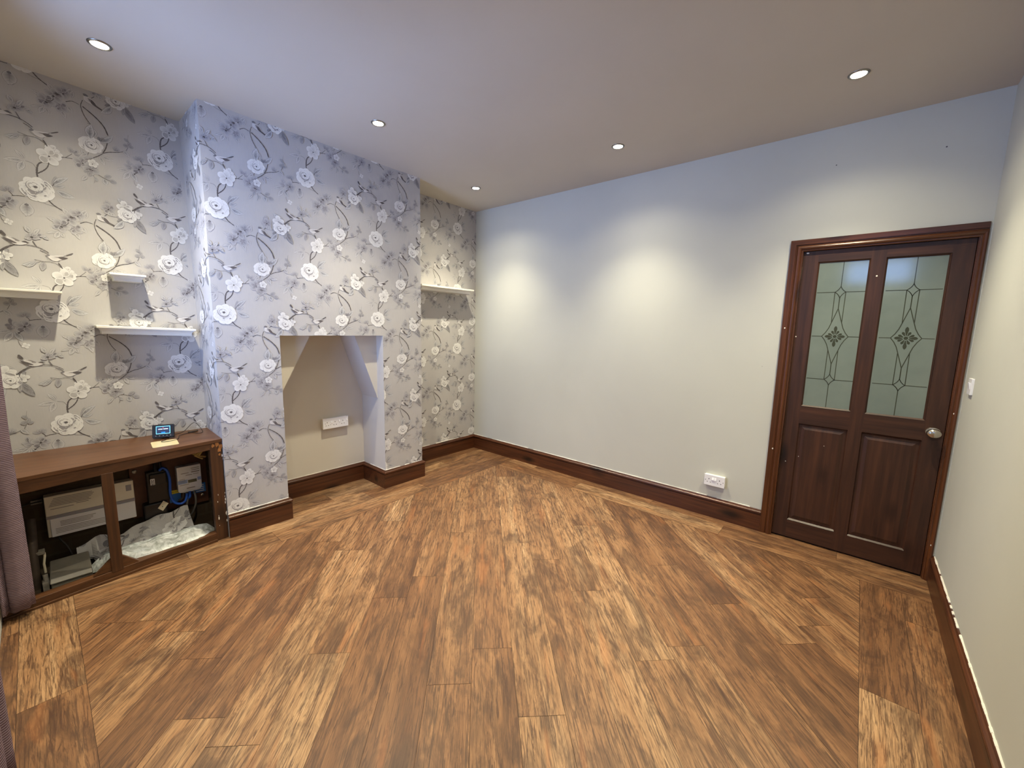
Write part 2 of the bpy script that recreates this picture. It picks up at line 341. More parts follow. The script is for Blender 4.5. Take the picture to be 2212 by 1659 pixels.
# ------------------------------------------------------------------ wallpaper print (one repeat, millimetres from the large rose)
MOTIF = [('S',3,6,8,[(10,52),(9,71),(11,95)]),('S',3,7,5,[(11,95),(21,125),(54,150)]),('S',3,6,4,[(12,73),(35,94),(50,116),(60,147)]),('S',2,2,2,[(8,100),(-3,118),(-26,124)]),('L','pale',(-27,124),(-101,111),19,0),('L','pale',(-28,133),(-41,167),10,0),('L','pale',(-31,131),(-59,173),11,0),('L','pale',(-33,121),(-55,66),22,0),('S',3,4,3,[(83,174),(101,182),(122,188),(157,191)]),('S',3,2.5,2,[(122,188),(139,205),(150,217)]),('P','g',(150,217),(141,249),15),('P','g',(152,217),(174,241),13),('P','g',(154,215),(190,215),12),('L','mid',(60,21),(77,77),17,-4),('L','leaf',(62,23),(124,83),20,6),('L','leaf',(64,22),(110,35),12,-3),('L','leaf',(70,5),(141,-20),24,-8),('S',3,3,1.5,[(60,21),(69,40),(80,53)]),('S',3,6,4,[(40,-60),(58,-81),(90,-103)]),('S',2,3,1,[(90,-103),(103,-120),(111,-129)]),('S',2,2,2,[(16,-73),(34,-81),(58,-85)]),('L','round',(-41,-86),(-44,-162),40,0),('D',1,(-42,-100),8,6,0),('S',2,1.5,1,[(-52,-161),(-36,-154),(-28,-143)]),('S',3,3,3,[(-44,-59),(-66,-61),(-89,-67)]),('S',3,2.5,2,[(-85,-64),(-91,-53),(-98,-47)]),('L','pale',(-151,-120),(-210,-128),15,0),('L','pale',(-148,-127),(-183,-178),22,0),('L','leaf',(-144,-123),(-119,-178),20,0),('S',2,2,2,[(-135,-174),(-132,-191),(-125,-202)]),('F','w',(-111,-201),14,20,4),('P','g',(-98,-47),(-129,-38),11),('P','g',(-98,-47),(-113,-25),11),('P','g',(-98,-47),(-95,-21),11),('P','g',(-98,-47),(-80,-29),11),('P','g',(-98,-47),(-81,-40),11),('P','g',(-137,-107),(-171,-88),14),('P','g',(-137,-107),(-155,-60),14),('P','g',(-137,-107),(-141,-70),14),('P','g',(-137,-107),(-165,-106),14),('F','g',(-106,-100),30,10,5),('D',4,(-106,-100),5,5,0),('D',4,(-129,-133),4,4,0),('S',3,4,2,[(-128,-132),(-118,-123),(-110,-120)]),('L','pale',(110,-119),(86,-85),16,0),('L','pale',(71,-157),(23,-147),14,5),('L','pale',(161,-107),(179,-76),16,0),('L','pale',(173,-126),(181,-84),14,0),('S',2,2,1.5,[(71,-195),(62,-216)]),('L','pale',(67,-212),(13,-235),10,0),('L','pale',(64,-216),(45,-255),18,0),('L','pale',(71,-218),(80,-247),13,0),('L','pale',(121,-208),(140,-246),16,5),('L','pale',(154,-173),(170,-205),16,0),('S',3,4,2,[(149,-155),(174,-142),(200,-148)]),('F','g',(141,-112),27,0,5),('F','g',(126,-189),26,40,5),('F','g',(109,-142),30,20,5),('F','g',(74,-181),30,60,5),('S',3,5,2,[(76,-179),(93,-175),(104,-162)]),('S',3,4,1,[(78,-187),(95,-183)]),('D',3,(118,-130),8,6,0),('D',4,(143,-118),4,3,0),('D',4,(104,-147),5,4,0),('D',4,(75,-189),6,4,-30),('L','pale',(203,224),(187,253),14,0),('L','pale',(211,221),(200,247),12,0),('F','g',(184,180),29,15,5),('F','g',(217,198),26,0,5),('F','g',(220,158),29,45,5),('F','w',(230,192),20,10,5),('D',4,(188,179),3.5,3.5,0),('D',4,(227,187),2.5,2.5,0),('D',3,(215,155),6,4,0),('D',4,(224,152),3,3,0),('L','mid',(215,145),(187,134),13,0),('L','mid',(215,145),(207,113),12,0),('L','pale',(201,118),(176,85),13,0),('S',2,2.5,1,[(225,126),(231,106),(224,81)]),('L','leaf',(229,118),(242,96),9,0),('S',3,2.5,1.5,[(247,135),(273,121),(300,116)]),('L','mid',(269,128),(303,144),15,0),('L','leaf',(269,120),(277,86),20,0),('L','mid',(289,119),(323,109),16,0),('S',3,4,3,[(233,223),(255,240),(276,261)]),('S',3,5,4,[(276,264),(290,292),(301,331)]),('S',3,2,1,[(300,328),(312,341),(321,351)]),('S',3,4,2,[(276,263),(306,278),(342,289),(370,304)]),('S',2,2,1.5,[(231,220),(202,203),(189,185)]),('S',3,2.5,1.5,[(219,251),(210,229)]),('P','g',(333,289),(325,313),11),('P','g',(334,289),(336,319),11),('P','g',(335,290),(347,311),11),('L','leaf',(250,341),(239,387),26,0),('L','leaf',(267,320),(327,374),22,-6),('L','dark',(269,325),(264,348),11,0),('L','dark',(269,325),(288,348),12,0),('L','pale',(264,246),(324,236),17,-5),('L','pale',(260,242),(278,196),17,0),('L','pale',(212,237),(181,216),14,0),('R','r2',(230,292),46),('L','pale',(-171,-12),(-143,-42),15,0),('S',2,3,2,[(-157,-10),(-146,14)]),('S',2,1.5,1,[(-142,31),(-144,57),(-140,86)]),('L','mid',(-139,43),(-161,60),11,0),('L','mid',(-144,20),(-169,20),15,0),('L','mid',(-144,18),(-120,21),12,0),('L','mid',(-145,22),(-134,45),12,0),('R','r1',(3,-11),61),('F','w',(74,210),25,0,5),('F','w',(92,195),18,0,4),('F','w',(61,174),42,12,5),('D',4,(61,173),4.5,3.5,0),('S',3,3,2,[(-16,311),(0,303),(16,289)]),('S',2,3,2,[(16,291),(7,291)]),('S',3,2,1.5,[(-40,260),(-6,253),(21,254),(46,241),(53,229)]),('S',3,6,4,[(46,251),(53,239),(59,223)]),('S',2,1.5,1,[(-6,253),(-49,241),(-85,227)]),('L','leaf',(-33,251),(-87,226),16,6),('L','leaf',(-35,244),(-72,216),10,0),('L','mid',(-7,251),(-18,203),19,0),('G',5,[(1,284),(11,289),(26,289),(54,293),(73,293),(67,278),(53,268),(37,261),(21,266),(12,277)]),('G',1,[(0,285),(9,292),(18,289),(8,281)]),('G',2,[(30,284),(49,286),(73,292),(65,282),(45,280)]),('G',3,[(47,281),(57,288),(83,285),(81,281),(61,273)]),('G',3,[(78,299),(102,313),(106,310),(82,296)]),('S',2,2,2,[(69,292),(78,298)]),('S',2,1.5,1.5,[(53,268),(45,253)]),('S',2,1,1,[(2,281),(15,264),(37,260)]),('S',3,5,6,[(213,-152),(258,-187),(291,-226),(306,-271)]),('S',3,3,3,[(216,-118),(206,-152),(214,-193),(228,-222),(237,-235)]),('S',2,2,1.5,[(225,-234),(239,-239)]),('L','leaf',(231,-315),(239,-238),30,5),('G',1,[(219,-83),(229,-79),(240,-86),(235,-93),(224,-93)]),('G',5,[(222,-93),(237,-92),(257,-102),(270,-115),(267,-126),(243,-124),(223,-115)]),('G',2,[(237,-97),(255,-102),(270,-120),(256,-119),(243,-112)]),('G',3,[(250,-103),(259,-106),(273,-126),(301,-140),(297,-145),(265,-131),(249,-119)]),('S',2,1.5,1,[(223,-117),(238,-127),(247,-126)]),('S',3,3,2,[(253,-92),(267,-76),(269,-61)]),('P','g',(270,-31),(258,-14),10),('P','g',(270,-31),(269,-2),10),('P','g',(270,-31),(280,-9),10),('P','g',(270,-31),(277,-24),10),('F','g',(273,-48),26,30,5),('D',4,(273,-51),4,4,0),('L','pale',(276,-67),(302,-85),15,0),('L','pale',(272,-63),(282,-87),15,0),('L','leaf',(366,-10),(317,24),22,5),('L','pale',(377,-10),(342,15),10,0),('S',3,4,2,[(377,-38),(402,-17),(437,10),(464,21)]),('S',3,3,2,[(390,-37),(398,-21)]),('L','dark',(398,-33),(413,-22),9,0),('S',2,2,1,[(389,-48),(392,-72)]),('F','w',(400,-52),22,10,4),('L','mid',(336,-92),(304,-83),11,0),('L','dark',(336,-93),(305,-110),12,0),('L','leaf',(334,-100),(286,-155),24,8),('L','dark',(392,-76),(433,-158),26,-4),('L','dark',(395,-87),(425,-120),11,0),('L','mid',(388,-83),(382,-130),12,0),('F','w',(345,-21),32,5,4),('R','r3',(354,-65),42),('L','mid',(375,-39),(340,-23),8,0),('S',3,5,4,[(-158,-356),(-133,-331),(-110,-317)]),('S',3,3,3,[(-110,-317),(-85,-311),(-60,-308),(-26,-312),(-1,-325),(15,-338)]),('S',3,2.5,2,[(-26,-312),(-33,-295),(-38,-283)]),('S',2,2,1,[(-37,-283),(-24,-312)]),('S',3,3,2,[(-149,-366),(-144,-350),(-136,-343)]),('L','mid',(-135,-341),(-132,-356),9,0),('G',5,[(-127,-280),(-118,-274),(-99,-281),(-79,-295),(-63,-298),(-61,-304),(-83,-312),(-105,-310),(-118,-297)]),('G',2,[(-120,-276),(-100,-280),(-83,-291),(-88,-295),(-107,-289)]),('G',3,[(-142,-276),(-131,-282),(-112,-291),(-93,-305),(-111,-305),(-130,-293)]),('G',3,[(-145,-251),(-138,-248),(-126,-267),(-130,-272),(-143,-260)]),('G',3,[(-77,-293),(-64,-288),(-57,-293),(-50,-297),(-65,-298)]),('S',2,2,2,[(-119,-301),(-113,-316)]),('P','g',(-39,-265),(-60,-262),12),('P','g',(-39,-265),(-63,-275),12),('P','g',(-39,-265),(-55,-278),12),('P','g',(-39,-265),(-23,-274),12),('P','g',(-39,-265),(-11,-266),12),('P','g',(-39,-265),(0,-243),12),('P','g',(-39,-265),(-9,-218),12),('P','g',(-39,-265),(-36,-242),16),('P','g',(-39,-265),(-20,-242),14),('L','pale',(-43,-242),(-58,-209),16,0),('L','pale',(-29,-253),(-7,-216),12,4),('L','leaf',(-1,-255),(22,-268),10,0),('L','pale',(-13,-258),(17,-248),9,0),('D',4,(-39,-265),6,4,0)]
INK = {1: (108, 106, 112), 2: (126, 122, 124), 3: (70, 63, 66), 4: (40, 36, 40), 5: (206, 204, 204)}
KIND = {  # base, rim, outline
 'pale': ((160, 159, 163), (212, 211, 211), (136, 134, 138)), 'leaf': ((132, 133, 140), (210, 211, 213), (112, 111, 118)),
 'mid': ((140, 139, 144), (178, 177, 180), (128, 126, 131)), 'dark': ((100, 99, 105), (160, 159, 163), (96, 94, 99)),
 'round': ((134, 133, 138), (206, 205, 206), (132, 130, 134)), 'g': ((128, 126, 133), (190, 189, 193), (122, 119, 126)),
 'w': ((206, 205, 205), (238, 238, 237), (186, 184, 184))}
def L4(c): return (lin(c[0])*.86, lin(c[1])*.86, lin(c[2])*.87, 1.0)
def crs(pts, n=6):
    if len(pts) < 3: return pts
    P = [pts[0]]+list(pts)+[pts[-1]]; out = []
    for i in range(1, len(P)-2):
        for k in range(n):
            t = k/n; a, b, c, d = P[i-1], P[i], P[i+1], P[i+2]
            out.append(tuple(.5*((2*b[j])+(-a[j]+c[j])*t+(2*a[j]-5*b[j]+4*c[j]-d[j])*t*t+(-a[j]+3*b[j]-3*c[j]+d[j])*t**3) for j in (0, 1)))
    out.append(tuple(pts[-1])); return out
def motif_polys():
    rnd = random.Random(11); prim = []          # each primitive: list of (pts, cols)
    def fan(ctr, rim, cc, rc):
        n = len(rim); prim.append([([ctr, rim[i], rim[(i+1) % n]], [cc, rc[i] if isinstance(rc, list) else rc, rc[(i+1) % n] if isinstance(rc, list) else rc]) for i in range(n)])
    def ell(c, rx, ry, a, n=14, wob=0):
        ca, sa = math.cos(a), math.sin(a); o = []
        for k in range(n):
            t = 2*math.pi*k/n; w = 1+wob*math.sin(3*t+c[0])+wob*.6*math.sin(5*t+c[1])
            x, y = rx*w*math.cos(t), ry*w*math.sin(t); o.append((c[0]+x*ca-y*sa, c[1]+x*sa+y*ca))
        return o
    def stroke(pts, w0, w1, col):
        p = crs(pts); n = len(p); q = []
        for i in range(n):
            dx = p[min(i+1, n-1)][0]-p[max(i-1, 0)][0]; dy = p[min(i+1, n-1)][1]-p[max(i-1, 0)][1]; m = math.hypot(dx, dy) or 1
            w = (w0+(w1-w0)*i/(n-1))*.5*(1+.18*math.sin(i*2.1)); q.append(((p[i][0]-dy/m*w, p[i][1]+dx/m*w), (p[i][0]+dy/m*w, p[i][1]-dx/m*w)))
        prim.append([([q[i][0], q[i+1][0], q[i+1][1], q[i][1]], [col]*4) for i in range(n-1)])
    def blade(b, t, w, bend, k, vein=True):
        w *= 1.22
        base, rim, line = [L4(x) for x in KIND[k]]
        dx, dy = t[0]-b[0], t[1]-b[1]; m = math.hypot(dx, dy) or 1; ux, uy = dx/m, dy/m
        def pt(s, o): bb = bend*math.sin(math.pi*s); return (b[0]+ux*m*s-uy*(o+bb), b[1]+uy*m*s+ux*(o+bb))
        S_ = [0, .12, .28, .45, .62, .78, .9, 1]; prof = [0, .42, .8, 1, .92, .66, .34, 0]
        for grow, c0, c1 in ((2.6, line, line), (0, base, rim)):
            l = [pt(s, w*.5*p_+grow*.5*(p_ > 0)) for s, p_ in zip(S_, prof)]; r = [pt(s, -w*.5*p_-grow*.5*(p_ > 0)) for s, p_ in zip(S_, prof)]
            rim_ = l+r[::-1][1:-1]; fan(pt(.3, 0), rim_, c0, c1)
        if vein: stroke([pt(.04, 0), pt(.5, 0), pt(.93, 0)], 1.4, .5, line)
        if vein and w > 15:
            for s in (.3, .5, .7):
                stroke([pt(s, 0), pt(s+.14, w*.34)], .8, .3, line); stroke([pt(s, 0), pt(s+.14, -w*.34)], .8, .3, line)
    def petal(c, rx, ry, a, cin, cout, line, inner=(0, 0), wob=.05):
        fan(c, ell((c[0]+inner[0]*.06, c[1]+inner[1]*.06), rx+.9, ry+.9, a, 14, wob), line, line)
        fan((c[0]+inner[0], c[1]+inner[1]), ell(c, rx, ry, a, 14, wob), cin, cout)
    def rose(c, r, kind):
        r *= 1.06
        Wh, Wl, Sh, Ln = L4((242, 242, 241)), L4((232, 232, 232)), L4((196, 195, 197)), L4((158, 156, 160))
        for ring, n, rr, pr, ph in ((0, 9, .74, .34, .2), (1, 7, .58, .34, .6), (2, 5, .42, .32, .1)):
            for k in range(n):
                a = 2*math.pi*(k+ph)/n+rnd.uniform(-.12, .12); q = rr*r*rnd.uniform(.94, 1.04)
                cc = (c[0]+q*math.cos(a), c[1]+q*math.sin(a)*.93); s = pr*r*rnd.uniform(.9, 1.12)
                petal(cc, s*.85, s*1.05, a, Sh if ring else Wl, Wh, Ln, (-math.cos(a)*s*.75, -math.sin(a)*s*.75))
        k = c if kind != 'r1' else (c[0]-.13*r, c[1]+.17*r)
        fan(k, ell(k, r*.50, r*.44, -.3, 18), Ln, L4((150, 148, 152)))
        fan((k[0]+.02*r, k[1]+.06*r), ell((k[0]+.02*r, k[1]+.05*r), r*.46, r*.40, -.3, 18), Wl, Wh)
        fan(k, ell((k[0]-.06*r, k[1]+.04*r), r*.33, r*.30, -.2, 16), L4((168, 166, 170)), L4((196, 195, 196)))
        for a in (.4, 1.6, 2.8, 4.2, 5.4):
            petal((k[0]+.2*r*math.cos(a), k[1]+.18*r*math.sin(a)), r*.13, r*.1, a+1.57, Wl, Wh, L4((170, 168, 170)))
        fan(k, ell((k[0]+.05*r, k[1]-.02*r), r*(.12 if kind == 'r1' else .08), r*.1, .3, 10), L4((62, 58, 62)), L4((110, 107, 111)))
        stroke([(k[0]-.3*r, k[1]-.34*r), (k[0]+.08*r, k[1]-.5*r), (k[0]+.44*r, k[1]-.28*r)], 1.2, 3.5, L4((140, 137, 141)))
        if kind != 'r2':
            fan((k[0], k[1]-.57*r), ell((k[0], k[1]-.57*r), r*.12, r*.05, .1, 8), L4((104, 101, 105)), L4((165, 163, 165)))
            fan((c[0]+.4*r, c[1]-.42*r), ell((c[0]+.4*r, c[1]-.42*r), r*.1, r*.06, .5, 8), L4((108, 105, 109)), L4((175, 173, 175)))
    for m in MOTIF:
        if m[0] == 'S': stroke(m[4], m[2], m[3], L4(INK[m[1]]))
        elif m[0] == 'L': blade(m[2], m[3], m[4], m[5], m[1])
        elif m[0] == 'P':
            b, t = m[2], m[3]; base, rim, line = [L4(x) for x in KIND[m[1]]]; a = math.atan2(t[1]-b[1], t[0]-b[0]); d = math.hypot(t[1]-b[1], t[0]-b[0])
            cc = (b[0]+math.cos(a)*d*.62, b[1]+math.sin(a)*d*.62); petal(cc, d*.44, m[4]*.62, a, base, rim, line, (-math.cos(a)*d*.34, -math.sin(a)*d*.34))
        elif m[0] == 'F':
            _, k, c, r, rot, n = m; base, rim, line = [L4(x) for x in KIND[k]]
            r *= 1.12 if k == 'w' else 1.24
            for i in range(n):
                a = math.radians(rot)+2*math.pi*i/n; q = r*.56
                petal((c[0]+q*math.cos(a), c[1]+q*math.sin(a)), r*.47, r*.41, a, base, rim, line, (-math.cos(a)*r*.38, -math.sin(a)*r*.38))
        elif m[0] == 'D': col = L4(INK[m[1]]); fan(m[2], ell(m[2], m[3], m[4], math.radians(m[5]), 10), col, col)
        elif m[0] == 'G':
            p = crs(list(m[2])+[m[2][0]], 3)[:-1]; cx = sum(x[0] for x in p)/len(p); cy = sum(x[1] for x in p)/len(p); col = L4(INK[m[1]])
            fan((cx, cy), p, col, tuple(min(1, x*1.25) for x in col[:3])+(1,))
        elif m[0] == 'R': rose(m[2], m[3], m[1])
    return prim
PRIM = motif_polys()
def clip(pts, cols, rect):
    y0, y1, z0, z1 = rect
    for ax, lim, sg in ((0, y0, 1), (0, y1, -1), (1, z0, 1), (1, z1, -1)):
        o, oc = [], []; n = len(pts)
        if not n: return [], []
        for i in range(n):
            a, b, ca, cb = pts[i], pts[(i+1) % n], cols[i], cols[(i+1) % n]; da, db = (a[ax]-lim)*sg, (b[ax]-lim)*sg
            if da >= 0: o.append(a); oc.append(ca)
            if (da > 0 > db) or (da < 0 < db):
                t = da/(da-db); o.append(tuple(a[j]+(b[j]-a[j])*t for j in (0, 1))); oc.append(tuple(ca[j]+(cb[j]-ca[j])*t for j in range(4)))
        pts, cols = o, oc
    return pts, cols
def print_paper(mb, ref, rects, place, mi):
    """repeat the print over wall rectangles (y0,y1,z0,z1); place(y,z,lift) gives the 3-D point"""
    ya = min(r[0] for r in rects)-.5; yb = max(r[1] for r in rects)+.5
    for i in range(int((ya-ref[0])/.536)-1, int((yb-ref[0])/.536)+2):
        for j in range(-6, 7):
            oy, oz = ref[0]+i*.536, ref[1]+j*.64+(.32 if i % 2 else 0)
            for r in rects:
                if oy+.33 < r[0] or oy-.3 > r[1] or oz+.75 < r[2] or oz-.6 > r[3]: continue
                for k, pr in enumerate(PRIM):
                    lift = .0004+k*2.6e-6+(i % 2)*9e-7+(j % 2)*4e-7
                    for pts, cols in pr:
                        w = [(oy+p[0]/1000, oz+p[1]/1000) for p in pts]
                        if all(r[0] < p[0] < r[1] and r[2] < p[1] < r[3] for p in w): q, qc = w, cols
                        elif max(p[0] for p in w) < r[0] or min(p[0] for p in w) > r[1] or max(p[1] for p in w) < r[2] or min(p[1] for p in w) > r[3]: continue
                        else:
                            q, qc = clip(w, cols, r)
                            if len(q) < 3: continue
                        mb.add([place(p[0], p[1], lift) for p in q], [tuple(range(len(q)))], mi, qc)

# ------------------------------------------------------------------ floor
def build_floor():
    mb = MB(); mb.box(-.12, W+.1, YF-.1, .12, -.06, -.0015, 1)
    uvs, pk = [], []
    R = random.Random(5)
    fx0, fx1, fy0, fy1 = .650, 3.557, -3.318, -.285          # diagonal field
    ax = math.radians(44.6); ca, sa = math.cos(ax), math.sin(ax)
    g = .0007
    quads = []     # (polygon in floor xy, origin, along vector)
    ends = {0: -1.893, 1: -2.224, 2: -2.426, 3: -1.509, 4: -3.222, 6: -2.513, 7: -2.875, 8: -3.16, 9: -3.05, 10: -2.847, -1: -3.301, -2: -2.573, -3: -2.755, -4: -3.119, -5: -3.509, -7: -3.124, -8: -2.961, -9: -2.879}
    al, cl = (sa, -ca), (ca, sa)                              # v decreases towards the camera: use along = -v
    for k in range(-16, 20):
        e = -ends.get(k, -R.uniform(1.6, 3.6)); u0 = .062+.178*k
        for n in range(-4, 4):
            a0 = e+n*1.23; a1 = a0+1.23; u1 = u0+.178
            P = [(u*ca+a*sa, u*sa-a*ca) for u, a in ((u0+g, a0+g), (u1-g, a0+g), (u1-g, a1-g), (u0+g, a1-g))]
            q, _ = clip(P, [(0, 0, 0, 0)]*4, (fx0+g, fx1-g, fy0+g, fy1-g))
            if len(q) >= 3: quads.append((q, (u0*ca+a0*sa, u0*sa-a0*ca), al, cl))
    def strip(x0, x1, y0, y1, along, off):
        """border planks .178 wide"""
        if along == 'y':
            a = y0-off
            while a < y1:
                b0, b1 = max(a, y0), min(a+1.23, y1)
                if b1 > b0: quads.append(([(x0+g, b0+g), (x1-g, b0+g), (x1-g, b1-g), (x0+g, b1-g)], (x0, a), (0, 1), (1, 0)))
                a += 1.23
        else:
            a = x0-off
            while a < x1:
                b0, b1 = max(a, x0), min(a+1.23, x1)
                if b1 > b0: quads.append(([(b0+g, y0+g), (b1-g, y0+g), (b1-g, y1-g), (b0+g, y1-g)], (a, y0), (1, 0), (0, 1)))
                a += 1.23
    for i, (x0, x1) in enumerate(((.472, fx0), (.294, .472), (.116, .294), (-.02, .116))): strip(x0, x1, fy1 if False else fy0, 0, 'y', [.3, .75, 1.0, .1][i])
    for i, (y0, y1) in enumerate(((fy1, fy1+.178), (fy1+.178, .06))): strip(fx0, W, y0, y1, 'x', [.33, .9][i])
    for i, (x0, x1) in enumerate(((fx1, fx1+.178), (fx1+.178, W))): strip(x0, x1, fy0, fy1, 'y', [.4, .95][i])
    for i, (y0, y1) in enumerate(((fy0-.178, fy0), (YF, fy0-.178))): strip(.2, W, y0, y1, 'x', [.2, .8][i])
    cols = []
    for q, o, a, c in quads:
        r = (R.random(), R.random(), R.random(), 1.0)
        mb.add([(p[0], p[1], 0.0) for p in q], [tuple(range(len(q)))], 0, None, [((p[0]-o[0])*a[0]+(p[1]-o[1])*a[1], (p[0]-o[0])*c[0]+(p[1]-o[1])*c[1]) for p in q])
        cols.append(r)
    nb = len(mb.f)-len(quads)
    o = link('floor', mb, [M['floor'], M['gap']], fix=False); me = o.data
    me.uv_layers.new(name='grain'); me.color_attributes.new('plank', 'FLOAT_COLOR', 'CORNER')
    uvl = me.uv_layers['grain']; ca_ = me.color_attributes['plank']
    for p in me.polygons:
        for i, li in enumerate(p.loop_indices):
            if p.index >= nb: uvl.data[li].uv = mb.uv[p.index][i]; ca_.data[li].color = cols[p.index-nb]
    o['kind'] = 'structure'; return o
build_floor()

# ------------------------------------------------------------------ walls and ceiling
mb = MB(); mb.box(-.15, W+.15, YF-.15, .15, H, H+.1); struct('ceiling', mb, M['ceil'])
mb = MB()
mb.box(-.12, 3.058, 0, .14, -.05, H); mb.box(3.058, 3.842, 0, .14, 1.975, H); mb.box(3.842, W+.12, 0, .14, -.05, H)
for x, z, r in ((3.657, 2.463, .004), (3.182, 2.475, .0035), (2.9, 1.2, .002)):      # old nail holes
    mb.add([(x+r*math.cos(t*.785), -.0006, z+r*math.sin(t*.785)) for t in range(8)], [tuple(range(8))], 1)
struct('wall_back', mb, [M['paint'], M['print']])
mb = MB(); mb.box(W, W+.12, YF-.12, .0, -.05, H); struct('wall_right', mb, M['paint'])
WX0, WX1, WZ0, WZ1 = .62, 1.49, .80, 2.44         # tall window between the curtains
VX0, VX1, VZ0, VZ1 = 3.13, 3.84, 2.06, 2.42       # high light behind the camera
mb = MB()
for x0, x1, z0, z1 in ((-.12, WX0, -.05, H), (WX1, VX0, -.05, H), (VX1, W+.12, -.05, H), (WX0, WX1, -.05, WZ0), (WX0, WX1, WZ1, H), (VX0, VX1, -.05, VZ0), (VX0, VX1, VZ1, H)):
    mb.box(x0, x1, YF-.14, YF, z0, z1)
struct('wall_front', mb, M['paint'])

# papered wall: far recess and near alcove (old wall, leaning slightly at the top)
def xl(y, z):
    if y > -1.5: return 0.0
    t = min(1, max(0, (y+3.4)/.8)); return -(.008+.08*t)*max(0, (z-.7)/2.0)
mb = MB()
mb.box(-.12, 0, R1-.3, 0.0, -.05, H, 0)
def grid_wall(y0, y1, z0, z1, n, mi):
    vs, fs = [], []
    for i in range(n+1):
        for j in range(n+1):
            y, z = y0+(y1-y0)*i/n, z0+(z1-z0)*j/n; vs.append((xl(y, z), y, z))
    for i in range(n):
        for j in range(n): a = i*(n+1)+j; fs.append((a, a+n+1, a+n+2, a+1))
    mb.add(vs, fs, mi)
grid_wall(YF, R2+.06, .69, H, 10, 0)
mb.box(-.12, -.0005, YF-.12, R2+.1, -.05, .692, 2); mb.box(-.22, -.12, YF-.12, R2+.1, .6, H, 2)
print_paper(mb, (-.277, 1.2), [(R1-.02, 0, HB, H)], lambda y, z, l: (l, y, z), 1)
print_paper(mb, (-3.252, 1.475), [(YF, R2, .69, H)], lambda y, z, l: (xl(y, z)+l, y, z), 1)
struct('wall_left', mb, [M['wp'], M['ink'], M['dirt']], fix=False)

# chimney breast with the open fireplace
mb = MB()
def quad(a, b, c, d, mi): mb.add([a, b, c, d], [(0, 1, 2, 3)], mi)
def cf(y0, y1, z0, z1): quad((CH, y0, z0), (CH, y1, z0), (CH, y1, z1), (CH, y0, z1), 0)
cf(R2, O2, -.02, H); cf(O1, R1, -.02, H); cf(O2, O1, ZO, H)
quad((CH, R1, -.02), (-.1, R1, -.02), (-.1, R1, H), (CH, R1, H), 0)                       # right return
quad((-.1, R2, -.02), (CH, R2, -.02), (CH, R2, H), (-.1, R2, H), 0)                       # left return
quad((CH, O1, -.02), (XB, O1, -.02), (XB, O1, ZO), (CH, O1, ZO), 2)
quad((XB, O2, -.02), (CH, O2, -.02), (CH, O2, ZO), (XB, O2, ZO), 2)
quad((XB, O2, ZO), (CH, O2, ZO), (CH, O1, ZO), (XB, O1, ZO), 2)
quad((XB, O1, -.02), (XB, O2, -.02), (XB, O2, ZO), (XB, O1, ZO), 2)
GX = .245                                                                                  # sloping flue cheeks
for pol in ([(GX, O2, ZO), (GX, -1.972, ZO), (GX, O2, .862)], [(GX, O1, ZO), (GX, -1.618, ZO), (GX, O1, .792)]):
    mb.prism(pol, (XB-GX, 0, 0), 2)
print_paper(mb, (-2.537, 1.485), [(R2, O2, HB*.6, H), (O1, R1, HB*.6, H), (O2, O1, ZO+.002, H)], lambda y, z, l: (CH+l, y, z), 1)
print_paper(mb, (-2.537, 1.485), [(R2-CH-.02, R2, .1, H)], lambda y, z, l: (CH-(R2-y), R2-l, z), 1)
struct('chimney_breast', mb, [M['wp'], M['ink'], M['plaster']], 'papered chimney breast with an open plastered fireplace recess', fix=False)

# ------------------------------------------------------------------ skirting
PROF = [(0, 0), (.0187, 0), (.0187, .119), (.0185, .1215), (.013, .123), (.0125, .1265), (.0175, .128), (.0215, .1325), (.0228, .1385), (.021, .145), (.016, .1495), (.0105, .151), (.0095, .155), (.007, .1587), (0, .1587)]
def skirt(mb, pts, mi=0):
    """pts: floor line of the wall face; room on the left-hand side of travel"""
    n = len(pts); N = []
    for i in range(n-1):
        d = (Vector(pts[i+1])-Vector(pts[i])).normalized(); N.append(Vector((-d.y, d.x)))
    def fr(i):
        if i == 0: m = N[0]
        elif i == n-1: m = N[-1]
        else: m = (N[i-1]+N[i])/(1+N[i-1].dot(N[i]))
        return (pts[i][0], pts[i][1], 0), (m.x, m.y, 0), (0, 0, 1)
    # each straight run keeps its own grain
    for i in range(n-1): mb.sweep([0, 1], PROF, lambda k, i=i: fr(i+k), mi)
mb = MB(); skirt(mb, [(0.0, R1-.25), (0.0, 0.0)][::-1]); 
def sk(name, pts, mat, bm=None):
    mb = MB(); skirt(mb, pts); return struct(name, mb, mat)
sk('baseboard_left', [(0, -.0001), (0, R1-.02)], M['skirt_y'])
sk('baseboard_back', [(2.993, 0), (.0001, 0)], M['skirt_x'])
sk('baseboard_right', [(W, YF), (W, -.0)], M['skirt_y'])
mb = MB(); skirt(mb, [(.02, R1), (CH, R1), (CH, O1), (XB, O1), (XB, O2), (CH, O2), (CH, R2)]); 
struct('baseboard_chimney', mb, M['skirt_y'])
mb = MB()
random.seed(3)                                                                              # filler line along the skirting tops
def bead_line(p0, p1, w, n):
    p0, p1 = Vector(p0), Vector(p1)
    for i in range(n):
        if random.random() < .1: continue
        a = p0.lerp(p1, i/n); b = p0.lerp(p1, (i+1.02)/n); mb.tube([a, b], w*random.uniform(.6, 1.2), 5)
bead_line((0.01, -.004, HB+.003), (2.99, -.004, HB+.003), .0035, 40); bead_line((W-.003, -.02, HB+.001), (W-.003, -2.6, HB+.001), .0042, 90)
bead_line((CH+.003, R1, HB+.003), (CH+.003, O1, HB+.003), .0035, 8); bead_line((CH+.003, O2, HB+.003), (CH+.003, R2, HB+.003), .0035, 8)
